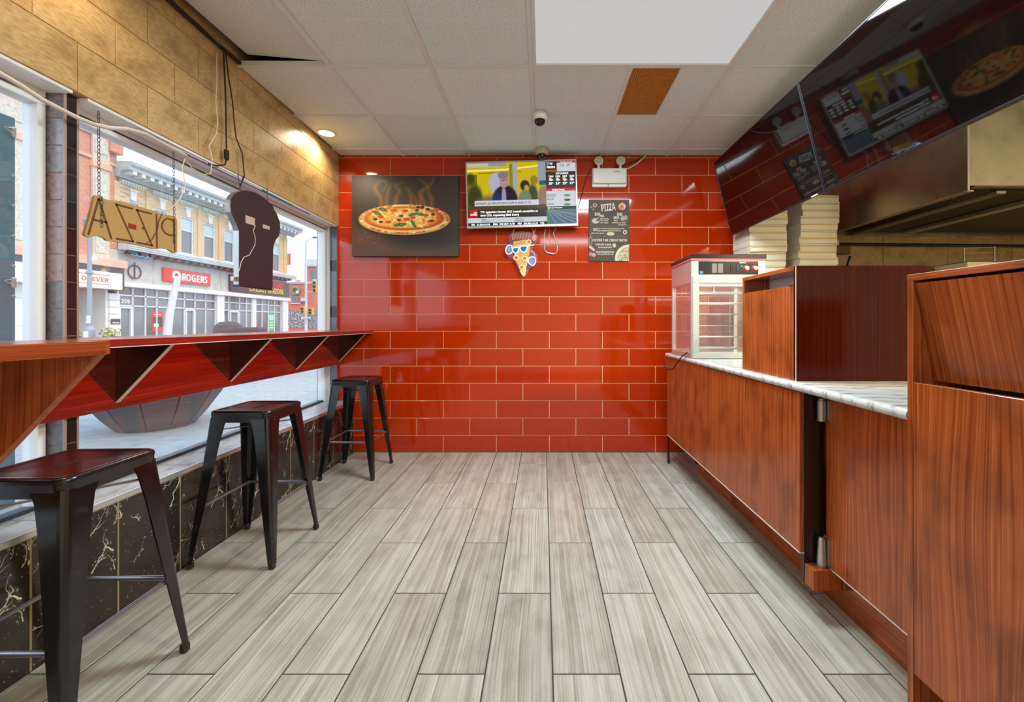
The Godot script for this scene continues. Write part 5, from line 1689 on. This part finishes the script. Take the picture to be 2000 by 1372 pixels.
	cab.call("green_cable", [[2.22, 2.772, -1.822], [2.30, 2.768, -1.816], [2.38, 2.768, -1.816], [2.43, 2.772, -1.822]], 0.006, M.cable_green, "green cable lying in the gap between ceiling and tan tiles")

func pairs(a: Array) -> PackedVector2Array:
	var o := PackedVector2Array()
	for i in range(0, a.size(), 2):
		o.append(Vector2(a[i], a[i + 1]))
	return o

func chain(a: Vector3, b: Vector3) -> Sh:
	var s := Sh.new()
	var n := maxi(3, int(a.distance_to(b) / 0.0155))
	for i in n:
		var c := a.lerp(b, (i + 0.5) / n)
		var ring := []
		for k in 9:
			var an := TAU * k / 8.0
			var p := Vector3(0.0042 * cos(an), 0.0098 * sin(an), 0.0)
			if i % 2:
				p = Vector3(0.0015 * cos(an), p.y, 0.0042 * cos(an))
			ring.append(c + p)
		s.tube(ring, 0.0012, 5)
	return s

# ------------------------------------------------------------------ across the street
func street() -> void:
	# pavement slabs outside the glass, carriageway, far pavement
	var pv := struct("pavement", "pale concrete pavement slabs outside the window")
	for i in 4:
		for j in range(-1, 8):
			obj("slab", block(Vector3(1.985, 0.1, 1.985), 0.008), M["pave%d" % rng.randi_range(0, 2)], pv, Vector3(-3.05 - 2.0 * i, -0.07, -2.0 * j - 0.6))
	slab("slab_run", Vector3(-10.05, -0.12, -90), Vector3(-2.05, -0.02, -15.6), M.pave0, pv)
	slab("slab_run", Vector3(-10.05, -0.12, 2.4), Vector3(-2.05, -0.02, 30), M.pave0, pv)
	slab("joint_bed", Vector3(-10.05, -0.2, -16), Vector3(-2.02, -0.035, 3), M.granite_dark, pv)
	slab("curb", Vector3(-10.25, -0.3, -90), Vector3(-10.06, -0.03, 30), M.stone_grey, pv, 0.01)
	var rd := struct("road", "grey asphalt street")
	slab("carriageway", Vector3(-60, -0.5, -140), Vector3(-10.05, -0.17, 30), M.asphalt, rd)
	slab("far_pavement", Vector3(-24, -0.3, -46), Vector3(-18.5, -0.10, 30), M.pave1, rd, 0.01)
	buff_building()
	brick_building()
	corner_buildings()
	street_furniture()

func at_facade(called: String, label: String, category: String) -> Node3D:
	# x away from the camera along the street, y up, z out over the pavement
	return thing(called, label, category, Vector3(-23, 0, 0), PI / 2)

func buff_building() -> void:
	var t := at_facade("building", "two-storey buff brick building with a deep bracketed cornice and grey shopfront", "building")
	var w := Sh.new()
	w.span(Vector3(23.0, 8.1, -8), Vector3(38.1, 9.9, 0))
	w.span(Vector3(23.0, 5.0, -8), Vector3(38.1, 5.69, 0))
	w.span(Vector3(23.0, 5.69, -8), Vector3(38.1, 8.1, -0.3))
	var prev := 23.0
	for k in 9:
		var c := 23.77 + 1.836 * k
		var nx := c - 0.5 if k < 8 else 38.1
		w.span(Vector3(prev, 5.69, -0.35), Vector3(nx, 8.1, 0))
		prev = c + 0.5
	obj("wall", w, M.buff, t)
	for k in 8:
		var c := 23.77 + 1.836 * k
		var f := Sh.new()
		f.span(Vector3(c - 0.5, 5.69, -0.2), Vector3(c - 0.42, 8.1, -0.04))
		f.span(Vector3(c + 0.42, 5.69, -0.2), Vector3(c + 0.5, 8.1, -0.04))
		f.span(Vector3(c - 0.42, 8.0, -0.2), Vector3(c + 0.42, 8.1, -0.04))
		f.span(Vector3(c - 0.42, 5.69, -0.2), Vector3(c + 0.42, 5.78, -0.04))
		f.span(Vector3(c - 0.42, 7.18, -0.2), Vector3(c + 0.42, 7.24, -0.06))
		var wn := obj("window_frame", f, M.frame_pale, t)
		slab("pane", Vector3(c - 0.42, 7.24, -0.14), Vector3(c + 0.42, 8.0, -0.11), M.up_glass2, wn)
		slab("pane", Vector3(c - 0.42, 5.78, -0.14), Vector3(c + 0.42, 7.18, -0.11), M.up_glass, wn)
		obj("keystone", Sh.new().prism(pairs([c - 0.13, 8.1, c + 0.13, 8.1, c + 0.2, 8.62, c - 0.2, 8.62]), 0.0, 0.08), M.stone_white, t)
		slab("keystone_cap", Vector3(c - 0.28, 8.62, 0), Vector3(c + 0.28, 8.70, 0.12), M.stone_white, t)
		slab("pilaster", Vector3(c - 1.07, 5.69, 0), Vector3(c - 0.77, 8.9, 0.07), M.buff, t)
		var dn := Sh.new()
		for i in 9:
			dn.span(Vector3(c - 0.66 + 0.148 * i, 8.86, 0), Vector3(c - 0.58 + 0.148 * i, 9.0, 0.1))
		dn.span(Vector3(c - 0.72, 9.0, 0), Vector3(c + 0.74, 9.08, 0.12))
		obj("dentil_course", dn, M.cornice_lit, t)
	slab("pilaster", Vector3(37.6, 5.69, 0), Vector3(38.1, 8.9, 0.07), M.buff, t)
	for k in 14:
		slab("quoin", Vector3(23.02, 5.75 + 0.24 * k, 0), Vector3(23.55 if k % 2 else 23.4, 5.96 + 0.24 * k, 0.05), M.buff, t)
	obj("cornice", Sh.new().prism(PackedVector2Array([Vector2(0, 9.15), Vector2(0.22, 9.15), Vector2(0.30, 9.36), Vector2(0.42, 9.48), Vector2(0.86, 9.50), Vector2(0.86, 9.66), Vector2(0.98, 9.78), Vector2(1.0, 9.93), Vector2(0, 9.97)]), 22.75, 38.95, Transform3D(Basis(Vector3(0, 0, 1), Vector3(0, 1, 0), Vector3(1, 0, 0)), Vector3.ZERO)), M.cornice, t)
	for k in 31:
		slab("cornice_bracket", Vector3(22.95 + 0.515 * k, 9.30, 0.28), Vector3(23.17 + 0.515 * k, 9.50, 0.84), M.cornice_lit, t)
	slab("ledge", Vector3(22.92, 5.22, 0), Vector3(38.6, 5.58, 0.6), M.ledge, t, 0.02)
	for k in 2:
		slab("ledge_line", Vector3(22.85, 5.32 + 0.11 * k, 0.6), Vector3(38.6, 5.345 + 0.11 * k, 0.625), M.cornice, t)
	for k in 26:
		slab("ledge_lamp", Vector3(23.2 + 0.58 * k, 5.05, 0.1), Vector3(23.5 + 0.58 * k, 5.22, 0.5), M.alu_dark, t)
	slab("shop_wall", Vector3(22.4, -0.2, -8), Vector3(38.1, 5.0, -0.6), M.granite_dark, t)
	for k in 6:
		slab("frieze_panel", Vector3(22.42 + 2.613 * k, 3.48, -0.6), Vector3(25.02 + 2.613 * k, 5.2, 0.0), M.stone_grey, t, 0.01)
	slab("beam", Vector3(22.82, 3.22, -0.6), Vector3(38.3, 3.50, 0.25), M.stone_white, t, 0.03)
	for k in 8:
		slab("pier_block", Vector3(22.42, -0.15 + 0.374 * k, -0.5), Vector3(22.98, 0.205 + 0.374 * k, 0.1), M.stone_white, t, 0.015)
	slab("pier", Vector3(29.83, -0.15, -0.5), Vector3(30.5, 3.22, 0.12), M.stone_white, t, 0.02)
	slab("pier", Vector3(33.55, -0.15, -0.5), Vector3(34.0, 3.22, 0.05), M.stone_white, t, 0.02)
	slab("pier", Vector3(37.3, -0.15, -0.5), Vector3(38.1, 3.22, 0.15), M.stone_white, t, 0.02)
	# shopfront glazing
	for bay in [[22.98, 23.82, 24.58, 25.3, 26.15, 27.26, 28.09, 28.98, 29.83], [30.5, 31.1, 32.2, 32.95, 33.55], [34.0, 34.8, 35.6, 36.4, 37.3]]:
		var m := Sh.new()
		for x in bay:
			m.span(Vector3(x - 0.035, -0.1, -0.14), Vector3(x + 0.035, 3.22, -0.02))
		for y in [0.0, 2.2, 2.77]:
			m.span(Vector3(bay[0], y - 0.035, -0.14), Vector3(bay[bay.size() - 1], y + 0.035, -0.02))
		obj("glazing_frame", m, M.frame_pale, t)
		for i in bay.size() - 1:
			for y in [[-0.1, 2.2], [2.2, 2.77], [2.77, 3.22]]:
				slab("pane", Vector3(bay[i], y[0], -0.12), Vector3(bay[i + 1], y[1], -0.09), M.shop_glass if rng.randf() < 0.6 else M.shop_glass2, t)
	for x in [[23.03, 23.76], [27.32, 28.03], [31.2, 32.1]]:
		var d := Sh.new()
		d.span(Vector3(x[0], -0.1, -0.1), Vector3(x[0] + 0.09, 2.15, 0.0))
		d.span(Vector3(x[1] - 0.09, -0.1, -0.1), Vector3(x[1], 2.15, 0.0))
		d.span(Vector3(x[0] + 0.09, 2.05, -0.1), Vector3(x[1] - 0.09, 2.15, 0.0))
		d.span(Vector3(x[0] + 0.09, -0.1, -0.1), Vector3(x[1] - 0.09, 0.15, 0.0))
		obj("door_frame", d, M.frame_pale, t)
	text("house_number", "359", 0.50, 0.22, M.sign_white, t, at3(23.42, 2.44, -0.06), true, 0.02)
	slab("door_poster", Vector3(25.06, 0.76, -0.085), Vector3(25.74, 1.92, -0.07), M.sign_red, t)
	slab("poster_panel", Vector3(25.10, 1.0, -0.07), Vector3(25.70, 1.60, -0.065), M.dark_ink, t)
	slab("poster_photo", Vector3(25.14, 1.02, -0.065), Vector3(25.45, 1.22, -0.06), M.sign_white, t)
	text("lettering", "Bring home", 0.5, 0.09, M.sign_white, t, at3(25.38, 1.74, -0.065), true, 0.01)
	slab("green_poster", Vector3(35.72, 0.62, -0.085), Vector3(36.35, 2.0, -0.07), mat(rgb(96, 190, 112), 0.6), t)
	slab("poster_panel", Vector3(35.74, 1.5, -0.07), Vector3(36.33, 1.95, -0.065), mat(rgb(176, 224, 190), 0.6), t)
	for k in 3:
		slab("poster_line", Vector3(35.8, 0.82 + 0.22 * k, -0.07), Vector3(36.28, 0.92 + 0.22 * k, -0.065), mat(rgb(196, 232, 206), 0.6), t)
	slab("wall_plaque", Vector3(22.47, 1.17, 0.1), Vector3(22.96, 1.46, 0.13), M.dark_ink, t)
	slab("wall_plaque", Vector3(22.47, 0.78, 0.1), Vector3(22.96, 1.07, 0.13), M.sign_white, t)
	text("lettering", "PARK VIEW", 0.36, 0.07, M.sign_white, t, at3(22.715, 1.25, 0.133), true, 0.01)
	for k in 4:
		obj("light_tube", Sh.new().tube([Vector3(23.2 + 0.32 * k, 5.18, 0.4), Vector3(23.26 + 0.32 * k, 5.0, 0.45), Vector3(23.4 + 0.32 * k, 4.95, 0.45), Vector3(23.52 + 0.32 * k, 5.0, 0.45), Vector3(23.56 + 0.32 * k, 5.14, 0.4)], 0.035, 6), M.blue_tube, t)
	# shop signs
	var s := at_facade("shop_sign", "long red shop sign with white lettering on the grey shopfront", "sign")
	slab("panel", Vector3(25.58, 3.79, 0.0), Vector3(29.2, 4.61, 0.14), M.sign_red, s, 0.02)
	text("lettering", "ROGERS", 2.0, 0.46, M.sign_white, s, at3(27.85, 4.17, 0.15), true, 0.06)
	obj("emblem_ring", Sh.new().lathe([Vector2(0.16, 0), Vector2(0.16, 0.06), Vector2(0.30, 0.06), Vector2(0.30, 0)], 24, Transform3D(Basis(Vector3(1, 0, 0), PI / 2), Vector3(26.42, 4.2, 0.14))), M.sign_white, s)
	var e := at_facade("wall_ring", "plain dark metal ring with an upright bar on the grey shopfront", "wall ornament")
	obj("ring", Sh.new().tube(circle(Vector3(23.84, 4.12, 0.06), 0.37, 28), 0.032, 6), M.dark_ink, e)
	obj("bar", Sh.new().tube([Vector3(23.84, 3.72, 0.06), Vector3(23.84, 4.66, 0.06)], 0.03, 6), M.dark_ink, e)
	obj("fixing", Sh.new().tube([Vector3(23.84, 4.12, 0.0), Vector3(23.84, 4.12, 0.06)], 0.03, 6), M.dark_ink, e)
	var n := at_facade("shop_sign", "dark navy credit union sign at the corner end of the shopfront", "sign")
	slab("panel", Vector3(31.0, 3.62, 0.0), Vector3(38.15, 4.82, 0.22), M.sign_navy, n, 0.02)
	text("lettering", "CREDIT UNION", 4.3, 0.46, M.yellow_ink, n, at3(35.0, 3.98, 0.23), true, 0.05)
	text("lettering", "FIRE", 1.3, 0.46, M.pink_ink, n, at3(36.5, 4.5, 0.23), true, 0.05)
	var f := thing("flag", "rainbow striped flag hanging at the corner of the buff building", "flag", Vector3(-22.95, 6.5, -38.2))
	for k in 6:
		slab("stripe", Vector3(-0.42 + 0.11 * k, 0, 0), Vector3(-0.31 + 0.11 * k, 1.0, 0.02), mat([rgb(116, 96, 190), rgb(70, 130, 200), rgb(96, 186, 96), rgb(240, 220, 96), rgb(240, 170, 90), rgb(226, 110, 104)][k], 0.8), f)
	obj("rod", Sh.new().tube([Vector3(-0.5, 1.02, 0.01), Vector3(0.27, 1.02, 0.01)], 0.025, 6), M.pole_grey, f)
	slab("fixing", Vector3(-0.52, 0.95, -0.03), Vector3(-0.44, 1.1, 0.1), M.pole_grey, f)

func circle(c: Vector3, r: float, n: int) -> Array:
	var o := []
	for k in n + 1:
		o.append(c + Vector3(r * cos(TAU * k / n), r * sin(TAU * k / n), 0))
	return o

func brick_building() -> void:
	var t := at_facade("building", "tall pinkish red brick building with cream pilasters and a white shop band", "building")
	obj("wall", Sh.new().span(Vector3(12.0, 3.0, -8), Vector3(22.36, 5.21, 0)).span(Vector3(12.0, 5.21, -8), Vector3(22.9, 11.1, 0)), M.red_brick, t)
	slab("coping", Vector3(11.9, 11.1, -8.1), Vector3(23.0, 11.25, 0.12), M.salmon, t)
	for x in [[17.5, 18.97], [14.0, 15.4], [21.55, 22.4]]:
		slab("pilaster", Vector3(x[0], 4.6, 0), Vector3(x[1], 10.9, 0.14), M.cream_stucco, t, 0.02)
		slab("pilaster_panel", Vector3(x[0] + 0.1, 4.85, 0.14), Vector3(x[1] - 0.16, 9.0, 0.17), M.frost, t, 0.02)
		slab("pilaster_cap", Vector3(x[0] - 0.06, 9.22, 0), Vector3(x[1] + 0.06, 9.55, 0.22), M.salmon, t, 0.02)
		slab("pilaster_panel", Vector3(x[0] + 0.1, 10.0, 0.14), Vector3(x[1] - 0.1, 10.7, 0.17), M.frost, t, 0.02)
	for y in [9.62, 10.86]:
		slab("string_course", Vector3(12.0, y, 0), Vector3(22.9, y + 0.16, 0.10), M.salmon, t, 0.02)
	slab("end_block", Vector3(22.3, 10.3, 0), Vector3(22.98, 11.0, 0.3), M.red_brick, t, 0.02)
	for c in [16.4, 20.2]:
		var f := Sh.new()
		f.span(Vector3(c - 0.6, 5.6, -0.02), Vector3(c + 0.6, 8.2, 0.05))
		var wn := obj("window_frame", f, M.frame_pale, t)
		slab("pane", Vector3(c - 0.5, 5.7, 0.05), Vector3(c + 0.5, 8.1, 0.07), M.up_glass, wn)
	slab("ledge", Vector3(12.0, 4.16, 0), Vector3(22.95, 4.58, 0.55), M.salmon, t, 0.02)
	slab("ledge_band", Vector3(12.0, 3.88, 0), Vector3(22.85, 4.16, 0.45), M.alu_dark, t)
	for q in [[-0.2, 1.12], [1.13, 2.32], [2.33, 3.0]]:
		slab("shop_panel", Vector3(12.0, q[0], -0.5), Vector3(19.3, q[1], 0.0), M.stone_white, t, 0.01)
	slab("recess_wall", Vector3(19.3, -0.2, -2.2), Vector3(22.4, 3.0, -1.2), M.stone_grey, t)
	slab("door", Vector3(20.6, -0.1, -1.2), Vector3(21.55, 2.55, -1.1), M.shop_glass2, t)
	slab("door_head", Vector3(20.5, 2.55, -1.2), Vector3(21.6, 2.7, -1.05), M.salmon, t)
	slab("shop_panel", Vector3(22.3, -0.2, -1.2), Vector3(22.42, 3.0, 0.0), M.stone_white, t)
	var s := at_facade("shop_sign", "long white shop sign with salmon capitals between two thin lines", "sign")
	slab("panel", Vector3(12.5, 3.0, 0.11), Vector3(22.72, 3.87, 0.5), M.sign_white, s, 0.02)
	slab("panel_edge", Vector3(22.72, 2.98, 0.11), Vector3(22.78, 3.89, 0.52), M.dark_ink, s)
	for y in [3.21, 3.68]:
		slab("line", Vector3(18.55, y, 0.5), Vector3(22.0, y + 0.03, 0.515), M.orange_ink, s)
	text("lettering", "BU", 0.42, 0.22, M.orange_ink, s, at3(18.83, 3.45, 0.505), true, 0.02)
	text("lettering", "OREVER", 1.30, 0.22, M.orange_ink, s, at3(21.33, 3.45, 0.505), true, 0.02)

func corner_buildings() -> void:
	var o := thing("building", "low orange-red corner building with a grey coping and a large grey mural", "building", Vector3(-33, 0, -55))
	slab("wall", Vector3(-8, -0.3, -8), Vector3(12, 6.4, 0), M.orange_wall, o)
	slab("coping", Vector3(-8.1, 6.4, -8), Vector3(12.1, 6.65, 0.15), M.cornice, o)
	slab("window", Vector3(0.5, 3.9, 0), Vector3(1.4, 5.05, 0.06), M.up_glass, o)
	slab("window_sill", Vector3(0.4, 3.78, 0), Vector3(1.5, 3.9, 0.15), M.stone_white, o)
	var mu := mat(Color(1, 1, 1), 0.8)
	mu.albedo_texture = noise_tex(120, 0.03, [[0.0, rgb(60, 64, 66)], [0.45, rgb(112, 116, 118)], [0.62, rgb(190, 194, 196)], [1.0, rgb(226, 228, 228)]], 4, FastNoiseLite.TYPE_CELLULAR)
	tri_map(mu, Vector3(0.35, 0.35, 0.35))
	slab("mural", Vector3(-0.3, 0.7, 0), Vector3(3.9, 2.95, 0.05), mu, o)
	slab("door_bay", Vector3(4.1, -0.2, 0), Vector3(5.6, 2.2, 0.08), M.dark_ink, o)
	slab("door_window", Vector3(4.5, 1.2, 0.08), Vector3(4.9, 1.9, 0.1), M.up_glass2, o)
	var r := thing("ring_sign", "large green ring sign on the orange corner building", "sign", Vector3(-32.0, 5.48, -54.95))
	obj("ring", Sh.new().tube(circle(Vector3(0, 0, 0.1), 0.45, 20), 0.17, 8), M.green_ring, r)
	slab("mark", Vector3(0.2, -0.35, 0.2), Vector3(0.5, 0.0, 0.3), M.sign_white, r)
	var u := thing("building", "taller brick building with blue-grey windows behind the orange corner building", "building", Vector3(-41.7, 0, -75))
	slab("wall", Vector3(0, -0.3, -10), Vector3(14, 11.4, 0), mat(rgb(212, 128, 116), 0.8), u)
	slab("coping", Vector3(-0.2, 11.4, -10), Vector3(14, 12.6, 0.2), M.cornice_lit, u)
	slab("ledge", Vector3(-0.1, 11.3, 0), Vector3(14, 11.5, 0.3), M.cornice, u)
	slab("window_band", Vector3(0.6, 9.2, 0), Vector3(6.0, 10.6, 0.08), M.up_glass, u)
	slab("window_band", Vector3(1.0, 8.0, 0), Vector3(6.0, 9.1, 0.08), M.up_glass2, u)
	slab("chimney", Vector3(-1.6, 6.0, 0.2), Vector3(-1.0, 8.9, 0.8), M.salmon, u)

func street_furniture() -> void:
	var p := thing("lamp_post", "blue-grey lamp post with paper notices in front of the brick building", "lamp post", Vector3(-18, -0.1, -16.84))
	obj("shaft", Sh.new().tube([Vector3(0, 0, 0), Vector3(0, 1.0, 0), Vector3(0, 5.1, 0)], 0.10, 12, 0.065), M.pole_grey, p)
	obj("base", Sh.new().lathe([Vector2(0.17, 0), Vector2(0.17, 1.05), Vector2(0.14, 1.15), Vector2(0.10, 1.2)], 12), M.pole_grey, p)
	obj("collar", Sh.new().lathe([Vector2(0.10, 3.28), Vector2(0.13, 3.30), Vector2(0.13, 3.36), Vector2(0.10, 3.38)], 12), M.pole_grey, p)
	slab("notice", Vector3(-0.02, 1.32, 0.07), Vector3(0.11, 1.62, 0.105), M.sign_white, p)
	slab("notice", Vector3(-0.06, 0.75, 0.14), Vector3(0.10, 1.0, 0.175), M.sign_white, p)
	obj("lantern", Sh.new().lathe([Vector2(0.05, 5.05), Vector2(0.16, 5.15), Vector2(0.2, 5.4), Vector2(0.06, 5.55), Vector2(0, 5.56)], 12), M.pole_grey, p)
	# two tubs of flowers
	for q in [[-18.55, -16.75, "small tub of yellow and green flowers at the foot of the lamp post"], [-17.4, -17.05, "second small flower tub further along from the lamp post"]]:
		var f := thing("flower_tub", q[2], "planter", Vector3(q[0], -0.1, q[1]))
		obj("tub", Sh.new().lathe([Vector2(0.0, 0), Vector2(0.16, 0), Vector2(0.22, 0.8), Vector2(0.0, 0.8)], 12), M.granite_dark, f)
		var lv := Sh.new()
		var pe := Sh.new()
		for k in 60:
			var c := Vector3(rng.randf_range(-0.26, 0.26), rng.randf_range(0.78, 1.12), rng.randf_range(-0.26, 0.26))
			var bs := Basis.from_euler(Vector3(rng.randf() * 3, rng.randf() * 3, rng.randf() * 3))
			(pe if k % 3 == 0 else lv).box(c, Vector3(0.09, 0.014, 0.05), 0.0, bs)
		obj("foliage", lv, M.leaf, f).set_meta("kind", "stuff")
		obj("blossom", pe, M.petal, f).set_meta("kind", "stuff")
	var l := thing("leaning_post", "pale leaning post on the far pavement before the red shop sign", "post", Vector3(-19.2, -0.1, -21.65))
	obj("shaft", Sh.new().tube([Vector3(0, 0, 0), Vector3(0.02, 0.9, -0.02), Vector3(0.06, 1.9, -0.12), Vector3(0.14, 2.9, -0.27), Vector3(0.22, 3.75, -0.42)], 0.20, 10, 0.14), M.pole_pale, l)
	obj("foot", Sh.new().lathe([Vector2(0.26, 0), Vector2(0.26, 0.06), Vector2(0.2, 0.08)], 12), M.pole_grey, l)
	# traffic signals at the crossing
	var s := thing("traffic_signal", "white signal post with yellow traffic lights and a tall street lamp arm", "traffic light", Vector3(-20, -0.12, -35.8))
	obj("post", Sh.new().tube([Vector3(0, 0, 0), Vector3(0, 8.5, 0)], 0.13, 10, 0.07), M.pole_pale, s)
	obj("lamp_arm", Sh.new().tube([Vector3(0, 8.1, 0), Vector3(0.25, 8.45, 0), Vector3(0.7, 8.62, 0)], 0.04, 8), M.pole_pale, s)
	slab("lamp_head", Vector3(0.6, 8.55, -0.1), Vector3(1.05, 8.68, 0.1), M.alu_dark, s, 0.03)
	obj("mast_arm", Sh.new().tube([Vector3(0, 4.65, 0), Vector3(0.95, 4.9, 0)], 0.04, 8), M.pole_pale, s)
	obj("mast_arm", Sh.new().tube([Vector3(0, 3.95, 0), Vector3(1.8, 4.3, 0)], 0.045, 8), M.pole_pale, s)
	for q in [[0.80, 3.95, 0.3], [1.62, 3.85, 0.3]]:
		var h := slab("signal_head", Vector3(q[0] - 0.15, q[1], -0.12), Vector3(q[0] + 0.17, q[1] + 1.0, 0.16), M.traffic, s, 0.03)
		for k in 3:
			obj("signal_lens", Sh.new().lathe([Vector2(0.0, 0.02), Vector2(0.10, 0.02), Vector2(0.11, 0.10), Vector2(0.12, 0.0)], 10, Transform3D(Basis(Vector3(1, 0, 0), PI / 2), Vector3(0.0, -0.32 + 0.32 * k, 0.14))), M.black_plastic, h)
	for q in [[-0.33, 2.15, 0.32], [0.28, 2.05, 0.42]]:
		var h := slab("walk_signal", Vector3(q[0], q[1], 0.0), Vector3(q[0] + q[2], q[1] + 0.62, 0.25), M.traffic, s, 0.04)
		slab("hood", Vector3(-0.1, 0.04, 0.125), Vector3(0.1, 0.2, 0.2), M.black_plastic, h)
		slab("hood", Vector3(-0.1, -0.2, 0.125), Vector3(0.1, -0.04, 0.2), M.black_plastic, h)
	slab("route_plate", Vector3(-0.35, 2.95, 0.1), Vector3(-0.02, 3.2, 0.14), mat(rgb(74, 92, 176), 0.5), s)
	slab("route_plate", Vector3(-0.35, 3.24, 0.1), Vector3(-0.02, 3.5, 0.14), M.sign_white, s)
	slab("street_plate", Vector3(-0.3, 1.75, 0.12), Vector3(0.45, 1.92, 0.16), M.sign_white, s)
	# granite bowl and seat on our own pavement
	var g := thing("granite_planter", "dark grey segmented stone bowl planter standing on the pavement outside", "planter", Vector3(-4.6, -0.02, -5.05))
	for k in 12:
		var a0 := TAU * k / 12.0 + 0.012
		var a1 := TAU * (k + 1) / 12.0 - 0.012
		var rings := []
		for q in [[0.36, 0.0], [0.48, 0.15], [0.63, 0.38], [0.76, 0.62], [0.80, 0.78]]:
			rings.append([Vector3(cos(a0) * q[0], q[1], sin(a0) * q[0]), Vector3(cos(a1) * q[0], q[1], sin(a1) * q[0]), Vector3(cos(a1) * (q[0] - 0.06), q[1] + 0.001, sin(a1) * (q[0] - 0.06)), Vector3(cos(a0) * (q[0] - 0.06), q[1] + 0.001, sin(a0) * (q[0] - 0.06))])
		obj("stave", Sh.new().loft(rings, 1.0, false, true), M.granite, g)
	obj("liner", Sh.new().lathe([Vector2(0.0, 0.0), Vector2(0.29, 0.0), Vector2(0.42, 0.15), Vector2(0.57, 0.38), Vector2(0.70, 0.62), Vector2(0.73, 0.70), Vector2(0.0, 0.70)], 20), M.granite_dark, g)
	var b := thing("stone_seat", "dark rounded street seat with a flat arm, just above the bar shelf outside", "bench", Vector3(-7.04, -0.02, -9.5))
	obj("drum", Sh.new().lathe([Vector2(0.29, 0.0), Vector2(0.29, 0.98), Vector2(0.285, 1.08), Vector2(0.25, 1.18), Vector2(0.17, 1.25), Vector2(0.0, 1.28)], 24), M.granite_dark, b)
	slab("arm", Vector3(0.2, 0.95, -0.16), Vector3(0.76, 1.14, 0.16), M.granite_dark, b, 0.03)
	slab("support", Vector3(0.55, 0.0, -0.1), Vector3(0.7, 0.95, 0.1), M.granite_dark, b, 0.02)
	# teal board close outside the glass
	var tb := thing("teal_board", "tall teal painted board with a row of fixings close outside the window", "board", Vector3(-3.2, -0.02, 0), PI / 2)
	slab("panel", Vector3(1.20, 0.1, -0.03), Vector3(2.55, 2.45, 0.03), M.teal, tb, 0.004)
	for y in [0.66, 1.02, 1.38, 1.56, 1.74, 1.92, 2.10]:
		obj("screw", Sh.new().lathe([Vector2(0.011, 0), Vector2(0.008, 0.008), Vector2(0, 0.01)], 10, Transform3D(Basis(Vector3(1, 0, 0), PI / 2), Vector3(2.538, y, 0.03))), M.steel, tb)
	for y in [2.36, 1.46]:
		slab("latch", Vector3(2.52, y - 0.03, 0.03), Vector3(2.545, y + 0.03, 0.045), M.steel, tb, 0.003)
		obj("latch_bail", Sh.new().tube([Vector3(2.53, y + 0.02, 0.045), Vector3(2.48, y + 0.01, 0.05), Vector3(2.53, y - 0.02, 0.045)], 0.004, 6), M.steel, tb)
	for x in [1.3, 2.4]:
		slab("foot", Vector3(x, 0.0, -0.25), Vector3(x + 0.06, 0.1, 0.25), M.alu_dark, tb)
